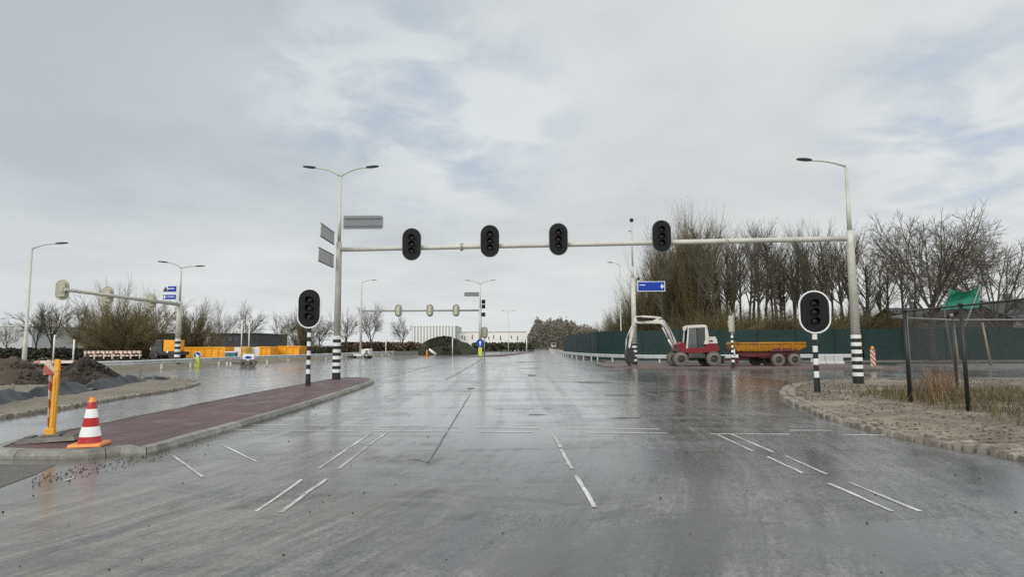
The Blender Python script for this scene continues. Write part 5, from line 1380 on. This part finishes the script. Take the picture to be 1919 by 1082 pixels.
stuff(lumps('soil_clods', sp, M_mud, 0.03, 0.13), 'dark clods of soil lying around the earth heaps', 'soil clods')
def sheet(pxs, label, h=0.32, seed=0):
    pts = smooth_poly([g2(x, y, 0.03) for x, y in pxs], 0.12)
    base = pts[0].copy(); mb = MB(); vs = []; n_ = len(pts); k = 9
    for i, p in enumerate(pts):
        tt = (pts[min(i + 1, n_ - 1)] - pts[max(i - 1, 0)]).normalized(); nn = Vector((-tt.y, tt.x, 0))
        hh = h * (1 + 0.3 * hn(i * 0.06, seed, 1.0) + 0.25 * hn(i * 0.3, seed, 1.0)) * min(1, 0.35 + 4 * min(i, n_ - 1 - i) / n_)
        for j in range(k + 1):
            u = j / k
            off = (u - 0.3) * 1.0; z = hh * math.exp(-((u - 0.5) / 0.28) ** 2) + 0.05 * hn(i * 0.35, u * 4, 1, seed) * math.sin(math.pi * u)
            q = p + nn * (off + 0.1 * hn(i * 0.2, j * 0.5, 1, seed + 3)) - base
            vs.append((q.x, q.y, z if 0 < j < k else -0.02))
    mb.add(vs, [(i * (k + 1) + j, (i + 1) * (k + 1) + j, (i + 1) * (k + 1) + j + 1, i * (k + 1) + j + 1) for i in range(n_ - 1) for j in range(k)], 0, True)
    return tag(mb.build('plastic_sheet', M_plastic, None, (base.x, base.y, 0.03)), label, 'plastic sheet')
sheet([(-60, 772), (0, 760), (40, 750), (62, 748)], 'grey plastic sheet crumpled in the sand at the left edge', 0.42, 1)
sheet([(66, 748), (100, 743), (140, 736), (165, 732)], 'black plastic sheet in the sand behind the beacon post', 0.36, 6)
sheet([(172, 731), (210, 725), (250, 719), (272, 716)], 'black plastic sheet at the right end of the sand strip', 0.34, 11)
sheet([(262, 712.5), (285, 713), (300, 714)], 'short scrap of dark plastic beside the rightmost stake', 0.16, 15)

# ------------------------------------------------------------------ trees
def perp(d):
    u = d.orthogonal().normalized(); a = U(0, 6.283)
    return (u * math.cos(a) + d.cross(u) * math.sin(a)).normalized()
def branch(tr_, cr_, p, d, ln, r, depth, cfg, inner=True):
    nseg = 5 if depth == 0 else (3 if depth < cfg['max'] else 2)
    pts = [p.copy()]; dirs = []; cur = p.copy(); dd = d.copy()
    for i in range(nseg):
        dd = (dd + Vector((U(-1, 1), U(-1, 1), U(-1, 1))) * cfg['jit'] + Vector((0, 0, cfg['up'][min(depth, len(cfg['up']) - 1)]))).normalized()
        cur = cur + dd * (ln / nseg); pts.append(cur.copy()); dirs.append(dd.copy())
    rt = r * cfg['taper'] if depth < cfg['max'] else r * 0.35
    rad = [r + (rt - r) * i / nseg for i in range(nseg + 1)]
    (tr_ if depth == 0 else cr_).tube(pts, rad, 7 if depth == 0 else (5 if depth == 1 else 3), caps=False, smooth=depth < 2)
    if depth >= cfg['max']: return
    nb_ = cfg['n'][depth]
    for k in range(nb_):
        t = cfg['start'][depth] + (1 - cfg['start'][depth]) * ((k + rnd()) / nb_)
        f = min(0.999, t) * nseg; i = int(f); q = pts[i].lerp(pts[i + 1], f - i)
        ang = R(U(*cfg['ang'][depth]))
        nd_ = (dirs[i] * math.cos(ang) + perp(dirs[i]) * math.sin(ang)).normalized()
        l2 = ln * U(*cfg['len'][depth]) * (1 - cfg.get('cone', 0.0) * (t - cfg['start'][depth]))
        branch(tr_, cr_, q, nd_, l2, max(cfg['rmin'], rad[i] * U(0.45, 0.7)), depth + 1, cfg)
    if cfg.get('cont', True) and depth > 0:
        branch(tr_, cr_, pts[-1], dirs[-1], ln * 0.55, max(cfg['rmin'], rt), depth + 1, cfg)
def make_tree(name, label, cat, cfg, mt, mc, group):
    t = thing(name, label, cat, (0, 0, -200), 0, group)
    a, b_ = MB(), MB()
    branch(a, b_, Vector((0, 0, -0.1)), Vector((0, 0, 1)), cfg['trunk'], cfg['r'], 0, cfg)
    zs_ = sorted(v[2] for v in b_.v); top = zs_[int(len(zs_) * cfg.get('q', 0.999))]; s = cfg['H'] / top
    a.v = [(x * s, y * s, z * s) for x, y, z in a.v]; b_.v = [(x * s, y * s, z * s) for x, y, z in b_.v]
    a.build('trunk', mt, t, fix=False); b_.build('crown', mc, t, fix=False)
    return t
NARROW = dict(max=3, trunk=12.0, r=0.21, H=14.0, jit=0.07, up=[0.05, 0.12, 0.08, 0.04], taper=0.3, n=[18, 5, 4], start=[0.48, 0.2, 0.15], ang=[(22, 48), (20, 50), (20, 55)], len=[(0.16, 0.32), (0.3, 0.55), (0.4, 0.7)], rmin=0.011, cone=0.35)
SPREAD = dict(q=0.997, max=5, trunk=3.9, r=0.26, H=11.0, jit=0.1, up=[0.02, 0.07, 0.05, 0.03, 0.0], taper=0.6, n=[9, 4, 4, 3, 3], start=[0.6, 0.3, 0.25, 0.2, 0.15], ang=[(12, 62), (22, 50), (22, 52), (25, 60), (25, 60)], len=[(0.75, 1.15), (0.45, 0.7), (0.5, 0.72), (0.5, 0.75), (0.5, 0.8)], rmin=0.014)
STREET = dict(q=0.99, max=4, trunk=3.4, r=0.15, H=7.5, jit=0.1, up=[0.02, 0.06, 0.05, 0.03, 0.02], taper=0.6, n=[7, 5, 5, 4], start=[0.5, 0.25, 0.2, 0.15], ang=[(20, 62), (20, 46), (22, 50), (25, 55)], len=[(0.6, 1.0), (0.42, 0.65), (0.45, 0.7), (0.5, 0.75)], rmin=0.014)
BUSH = dict(q=0.96, max=3, trunk=1.2, r=0.09, H=6.0, jit=0.1, up=[0.0, 0.05, 0.05, 0.04], taper=0.5, n=[46, 13, 9], start=[0.02, 0.08, 0.1], ang=[(3, 78), (14, 42), (16, 48)], len=[(2.9, 3.7), (0.22, 0.36), (0.4, 0.65)], rmin=0.012)
def clone(protos, px, ptop, d, label, group, zs=1.0, ws=None, kind=None):
    p = P(px, 640, d); H = P(px, ptop, d).z
    pr = protos[int(rnd() * len(protos))]
    k = H / pr['H']
    return dup(pr, (p.x, d, 0), U(0, 6.28), k * (ws or 1.0), label, zs=k)
def finish(protos):
    for t in protos:
        for ch in list(t.children): bpy.data.objects.remove(ch)
        bpy.data.objects.remove(t)
GW = 'bare slender trees of the wood behind the green fence'
protoN = []
for i in range(6):
    cfg = dict(NARROW); cfg['H'] = U(13, 15); cfg['n'] = [17 + i, 5, 4]
    t = make_tree('bare_tree', '', 'tree', cfg, M_bark2, M_twig, GW); t['H'] = cfg['H']; protoN.append(t)
protoS = []
for i in range(2):
    cfg = dict(SPREAD)
    t = make_tree('bare_tree', '', 'tree', cfg, M_bark, M_twig, None); t['H'] = cfg['H']
    protoS.append(t)
GL = 'row of small bare trees beyond the building site'
protoL = []
for i in range(7):
    cfg = dict(STREET); cfg['trunk'] = U(2.8, 4.2); cfg['n'] = [6 + i % 3, 5, 4 + i % 2, 4]
    t = make_tree('bare_tree', '', 'tree', cfg, M_bark, M_twig, GL); t['H'] = cfg['H']; protoL.append(t)
def bush_proto(m_t, m_leaf, leaves, ls, spread=1.0, grp=None, dens=0.05, cfg0=None):
    cfg = dict(cfg0 or BUSH)
    t = make_tree('bush', '', 'bush', cfg, M_bark, m_t, grp); t['H'] = cfg['H']
    cr_ = [c for c in t.children if c.name.startswith('crown')][0]
    vs = cr_.data.vertices; m = MB(); nv = len(vs)
    for _ in range(leaves):
        v = vs[int(rnd() * nv)].co
        if v.z < 0.1: continue
        c = Vector(v) + Vector((U(-1, 1), U(-1, 1), U(-1, 1))) * 0.22
        a = Vector((U(-1, 1), U(-1, 1), U(-1, 1))).normalized() * U(ls * 0.5, ls); b_ = perp(a.normalized()) * a.length * 0.5
        m.add([tuple(c - a), tuple(c - b_), tuple(c + a), tuple(c + b_)], [(0, 1, 2, 3)])
    m.build('leaves', m_leaf, t, fix=False)
    return t
protoB = [bush_proto(M_twigolive, M_leafdry, 5000, 0.07, grp=None) for _ in range(2)]
UPB = dict(BUSH, ang=[(3, 44), (12, 36), (14, 42)], len=[(3.9, 4.7), (0.2, 0.36), (0.4, 0.65)], up=[0.0, 0.09, 0.08, 0.05], n=[40, 13, 9], q=0.98)
protoU = [bush_proto(M_twigolive, M_leafdry, 3000, 0.06, cfg0=UPB) for _ in range(2)]
protoG = [bush_proto(M_twigolive, M_leafgreen, 4500, 0.12)]

# the wood behind the green fence, right
def top_at(px):
    pts = [(1125, 600), (1165, 560), (1200, 500), (1240, 455), (1290, 415), (1340, 410), (1420, 418), (1480, 432), (1540, 420), (1590, 430), (1640, 445), (1700, 450), (1800, 470), (1919, 480)]
    for a, b_ in zip(pts[:-1], pts[1:]):
        if a[0] <= px <= b_[0]: return a[1] + (b_[1] - a[1]) * (px - a[0]) / (b_[0] - a[0])
    return 480
labW = 'tall slender bare tree in the wood behind the green fence'
px = 1232.0
while px < 1612:
    clone(protoN, px, top_at(px) + U(-22, 18), U(62, 84), labW, GW, ws=U(0.8, 1.05)); px += U(7, 12)
for _ in range(6):
    px = U(1300, 1600); clone(protoN, px, top_at(px) + U(10, 60), U(86, 110), labW, GW, ws=U(0.8, 1.1))
labR = 'thin bare tree between the wood and the spreading trees at right'
for px in (1618, 1632, 1652, 1668, 1694, 1712):
    t = clone(protoN, px, top_at(px) + U(0, 25), U(60, 72), labR, None, ws=U(0.9, 1.2)); t['group'] = 'thin bare trees right of the gantry column'
for px, pt, d, lb in ((1748, 398, 52, 'largest spreading bare tree, behind the green net'), (1878, 418, 56, 'spreading bare tree at the right edge beside the house roof')):
    p = P(px, 640, d); H = P(px, pt, d).z; pr = protoS[0 if px < 1800 else 1]; k = H / pr['H']
    dup(pr, (p.x, d, 0), U(0, 6), k * 0.86, lb, zs=k)
# shrubs at the wood's edge
for px, pt, d, ws, lb in ((1132, 612, 80, 1.2, 'very low olive scrub where the green fence corner meets the wood'), (1160, 596, 77, 1.0, 'low olive scrub left of the sensor mast, in front of its neighbours'), (1187, 572, 76, 0.9, 'olive brown shrub directly behind the sensor mast'), (1215, 540, 75, 0.8, 'olive brown shrub below the blue direction sign'), (1148, 606, 74, 1.0, 'lowest olive brown shrub at the left end of the wood'), (1172, 590, 74, 0.85, 'olive brown shrub second from the left end of the wood'), (1202, 552, 73, 0.72, 'tall olive brown shrub partly hidden by the sensor mast'), (1228, 512, 73, 0.68, 'olive brown shrub rising behind the blue direction sign'), (1252, 478, 72, 0.62, 'taller olive brown shrub above the excavator boom'), (1278, 446, 71, 0.58, 'tallest olive brown shrub, just left of the excavator cab'), (1308, 440, 70, 0.6, 'broad olive brown shrub above the excavator cab'), (1338, 530, 70, 0.6, 'olive brown shrub left of the side-on traffic light')):
    clone(protoU, px, pt, d, lb, None, ws=ws)
labU = 'low brown scrub growing behind the green fence among the trunks'
px = 1300
while px < 1720:
    t = clone(protoB, px, U(594, 612), U(62, 72), labU, None, ws=U(1.3, 2.0)); t['group'] = 'low brown scrub behind the green fence'; px += U(20, 30)
# left row
for px, pt, d, lb in ((12, 600, 105, 'faint bare tree at the far left edge'), (70, 572, 78, 'dark bare tree just right of the slender lamp post'), (100, 566, 80, 'dark bare tree left of the thin white poles'), (146, 572, 78, 'bare tree between the white poles and the olive bush'), (300, 557, 84, 'bare tree behind the three traffic light backs, left of the gantry column'), (358, 568, 88, 'bare tree right of the left gantry column'), (412, 570, 92, 'bare tree behind the dark flat building'), (462, 573, 86, 'bare tree between the flagpoles above the site'), (522, 580, 95, 'bare tree above the orange skip'), (600, 590, 95, 'bare tree between signal head and gantry column'), (652, 585, 95, 'bare tree just right of the gantry column'), (698, 573, 98, 'dense bare tree behind the far gantry arm'), (754, 592, 105, 'bare tree left of the dark mound')):
    t = clone(protoL, px, pt, d, lb, GL, ws=U(0.78, 0.95))
# bushes left
for px, pt, d, ws, lb in ((225, 574, 66, 1.1, 'big olive bush behind the left traffic light backs'), (192, 596, 68, 0.9, 'left shoulder of the big olive thicket'), (260, 594, 67, 0.9, 'right shoulder of the big olive thicket'), (365, 598, 72, 0.85, 'rounded olive bush behind the large orange container')):
    clone(protoB, px, pt, d, lb, None, ws=ws)
for px, pt, d, ws, lb in ((572, 607, 90, 0.8, 'dark green bush behind the striped signal pole'),):
    clone(protoG, px, pt, d, lb, None, ws=ws)
finish(protoN + protoS + protoL)
finish(protoB + protoG + protoU)

# ---- hedges, mound and distant wood: leafy masses
def leafmass(name, spots, size, m, label, cat):
    mb = MB()
    for c in spots:
        c = Vector(c); a = Vector((U(-1, 1), U(-1, 1), U(-0.8, 0.8))).normalized() * U(size * 0.5, size); b_ = perp(a.normalized()) * a.length * U(0.4, 0.8)
        mb.add([tuple(c - a), tuple(c - b_), tuple(c + a), tuple(c + b_)], [(0, 1, 2, 3)])
    return stuff(mb.build(name, m, fix=False), label, cat)
def strip(px0, px1, pt, d0, d1, n_, h_bottom=0.0, lump=0.4, sc_=0.03):
    out = []
    for _ in range(n_):
        px = U(px0, px1); d = U(d0, d1); p = P(px, pt, d)
        top = p.z * (1 + lump * noise.noise(Vector((px * sc_, d * 0.2, 0))) + 0.15 * noise.noise(Vector((px * 0.17, d, 3))))
        out.append((p.x, d, h_bottom + (top - h_bottom) * math.sqrt(rnd())))
    return out
leafmass('hedge', strip(-30, 330, 655, 70, 78, 5200, lump=0.25), 0.3, M_leafdark, 'dark low hedge along the back of the building site at left', 'hedge')
leafmass('hedge', strip(300, 640, 652, 96, 106, 4200, lump=0.3), 0.35, M_leafgreen, 'low green hedge behind the orange containers', 'hedge')
leafmass('hedge', strip(640, 785, 643, 100, 108, 4200, lump=0.12), 0.35, M_leafbrown, 'clipped brown hedge left of the dark mound', 'hedge')
leafmass('hedge', strip(885, 1000, 644, 150, 165, 3800, lump=0.3, sc_=0.08), 0.5, M_leafgreen, 'green hedge in front of the white warehouse', 'hedge')
sp = []
for _ in range(17000):
    px = U(985, 1120); d = U(230, 300)
    pts = [(985, 640), (996, 618), (1008, 599), (1022, 606), (1040, 601), (1070, 606), (1095, 613), (1125, 622)]
    for a, b_ in zip(pts[:-1], pts[1:]):
        if a[0] <= px <= b_[0]: pt = a[1] + (b_[1] - a[1]) * (px - a[0]) / (b_[0] - a[0])
    p = P(px, pt, d); top = p.z * (1 + 0.22 * noise.noise(Vector((px * 0.09, d * 0.03, 0))) + 0.2 * noise.noise(Vector((px * 0.3, d * 0.1, 7))))
    sp.append((p.x, d, top * rnd() ** 0.85))
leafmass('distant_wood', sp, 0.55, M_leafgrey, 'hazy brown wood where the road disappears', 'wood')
sp = []
for _ in range(3000):
    px = U(1000, 1060); d = U(170, 215); p = P(px, 641, d); sp.append((p.x + (12 if px > 1015 else 0) * 0, d, p.z * rnd()))
sp = [s for s in sp if s[0] < 1.5 or s[0] > 17]
leafmass('roadside_scrub', sp, 0.6, M_leafbrown, 'low scrub on both sides of the far end of the road', 'scrub')
dM = 100.0
a = P(770, 655, dM); c = P(888, 655, dM)
heap('earth_mound', ((a.x + c.x) / 2 - 0.3, dM + 4, 0), (c.x - a.x) / 2 + 1.6, 6, P(820, 636, dM + 4).z, 'large dark overgrown mound of earth before the pale warehouse', M_mound, 0.35, 21, 'mound', 60, 1.35)
sp = []
for _ in range(2600):
    a_ = U(0, 6.28); r_ = math.sqrt(rnd()); hx = (c.x - a.x) / 2 + 0.4
    x = (a.x + c.x) / 2 - 0.3 + hx * r_ * math.cos(a_); y = dM + 4 + 5.6 * r_ * math.sin(a_)
    sp.append((x, y, P(820, 632, dM + 4).z * (1 - r_ ** 1.84) + U(-0.1, 0.12)))
leafmass('mound_weeds', sp, 0.3, M_leafdark, 'dark weeds covering the earth mound', 'weeds')
# weeds by the wire fence
sp = []
for _ in range(330):
    q = G(1758 + random.gauss(0, 22), 738 + random.gauss(0, 11), 0.12); sp.append((q.x, q.y, 0.12))
stuff(grass('tall_weeds', sp, mat('rusty_weeds', (0.22, 0.13, 0.065), 0.8, 0.3, 2, island=0.4), 0.35, 1.15, 0.008), 'tall rusty brown weeds standing by the corner of the wire fence', 'weeds')
# distant white van on the road
b = P0(1038, 650, 235); t = thing('white_van', 'tiny white van at the far end of the road', 'van', b)
MB().prism([(-0.95, 0.4), (0.95, 0.4), (0.95, 1.3), (0.8, 2.2), (-0.8, 2.2), (-0.95, 1.3)], 0, 5, 'XZ').build('van_body', M_white, t, bevel=0.08)
MB().prism([(-0.75, 1.35), (0.75, 1.35), (0.66, 2.0), (-0.66, 2.0)], -0.03, -0.005, 'XZ').build('windscreen', M_glassdark, t)
for x in (-0.75, 0.75):
    for y in (0.9, 4.1): MB().lathe([(0.34, -0.1), (0.34, 0.1)], (x, y, 0.34), 'X', 12).build('wheel', M_tyre, t)

# ------------------------------------------------------------------ sky and sun
SUN_EL, SUN_AZ = R(36), R(205)          # azimuth clockwise from +Y
wd = bpy.data.worlds.new('World'); sc.world = wd; wd.use_nodes = True
nt = wd.node_tree; L = nt.links.new
bg = nt.nodes['Background']
sky = nd(nt, 'ShaderNodeTexSky'); sky.sky_type = 'NISHITA'; sky.sun_disc = False
sky.sun_elevation = SUN_EL; sky.sun_rotation = SUN_AZ
tc = nd(nt, 'ShaderNodeTexCoord')
nv = nd(nt, 'ShaderNodeVectorMath', operation='NORMALIZE'); L(tc.outputs['Generated'], nv.inputs[0]); dirv = nv.outputs['Vector']
sx = nd(nt, 'ShaderNodeSeparateXYZ'); L(dirv, sx.inputs[0])
zz = mth(nt, 'ADD', mth(nt, 'MAXIMUM', sx.outputs['Z'], 0.0), 0.16)
cx = nd(nt, 'ShaderNodeCombineXYZ'); L(mth(nt, 'DIVIDE', sx.outputs['X'], zz), cx.inputs[0]); L(mth(nt, 'DIVIDE', sx.outputs['Y'], zz), cx.inputs[1])
cp = cx.outputs[0]
n1 = vnoise(nt, cp, (1.0, 1.0, 1), 0.8, 5, 0.5, 0.2)
n2 = vnoise(nt, cp, (1.0, 1.0, 1), 2.4, 6, 0.52, 0.25)
mixn = mth(nt, 'ADD', mth(nt, 'MULTIPLY', n1, 0.74), mth(nt, 'MULTIPLY', n2, 0.26))
ccol = mix_rgb(nt, rng(nt, mixn, 0.38, 0.62), (0.52, 0.56, 0.59, 1), (0.71, 0.74, 0.745, 1))
ccol = mix_rgb(nt, mth(nt, 'MULTIPLY', rng(nt, sx.outputs['Z'], 0.12, 0.5), rng(nt, sx.outputs['X'], 0.05, -0.6)), ccol, (0.445, 0.495, 0.535, 1))
ccol = mix_rgb(nt, rng(nt, sx.outputs['Z'], 0.2, 0.02, 0, 0.6), ccol, (0.79, 0.81, 0.805, 1))
# slightly brighter, warmer cloud to the right
ccol = mix_rgb(nt, rng(nt, mth(nt, 'ADD', sx.outputs['X'], mth(nt, 'MULTIPLY', n2, 0.3)), -0.1, 0.75, 0, 0.6), ccol, (0.74, 0.755, 0.74, 1))
holes = None
def patch(px, py, rad, amt):
    v = ray(px, py).normalized()
    d = nd(nt, 'ShaderNodeVectorMath', operation='DOT_PRODUCT'); L(dirv, d.inputs[0]); d.inputs[1].default_value = v
    return rng(nt, d.outputs['Value'], math.cos(R(rad)), math.cos(R(rad * 0.2)), 0, amt)
for px, py, rad, amt in ((650, 170, 10, 0.9), (770, 180, 11, 1.0), (860, 255, 10, 0.9), (1790, 240, 11, 1.0), (930, 215, 10, 0.8)):
    q_ = patch(px, py, rad, amt); holes = q_ if holes is None else mth(nt, 'MAXIMUM', holes, q_)
hn2 = vnoise(nt, mix_rgb(nt, 0.5, cp, cp), (1.0, 1.0, 1), 3.2, 6, 0.55, 0.4)
hole = mth(nt, 'MULTIPLY', holes, rng(nt, hn2, 0.44, 0.68))
bright = mix_rgb(nt, mth(nt, 'MULTIPLY', holes, rng(nt, hn2, 0.6, 0.4, 0, 0.65)), ccol, (0.76, 0.80, 0.82, 1))
skyc = mix_rgb(nt, 1.0, sky.outputs['Color'], (0.1, 0.1, 0.1, 1), 'MULTIPLY')
skyc = mix_rgb(nt, 0.7, skyc, (0.46, 0.565, 0.71, 1))
fin = mix_rgb(nt, mth(nt, 'MULTIPLY', hole, 0.68), bright, skyc)
fin = mix_rgb(nt, rng(nt, sx.outputs['Y'], 0.15, -0.5, 0, 1.0), fin, (1.15, 1.15, 1.12, 1))     # unseen sky behind the camera, brightened to add light on upright faces
low = mix_rgb(nt, rng(nt, sx.outputs['Z'], -0.02, -0.08), fin, (0.2, 0.2, 0.19, 1))
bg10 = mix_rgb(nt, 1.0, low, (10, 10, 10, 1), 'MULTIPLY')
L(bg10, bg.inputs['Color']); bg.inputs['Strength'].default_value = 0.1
sd = bpy.data.lights.new('sun', 'SUN'); sd.energy = 1.5; sd.angle = R(40); sd.color = (1.0, 0.97, 0.92)
so = bpy.data.objects.new('sun', sd); COL.objects.link(so)
sdir = Vector((math.sin(SUN_AZ) * math.cos(SUN_EL), math.cos(SUN_AZ) * math.cos(SUN_EL), math.sin(SUN_EL)))
so.rotation_euler = sdir.to_track_quat('Z', 'Y').to_euler()
so.location = (0, 0, 40)
sc.render.film_transparent = False
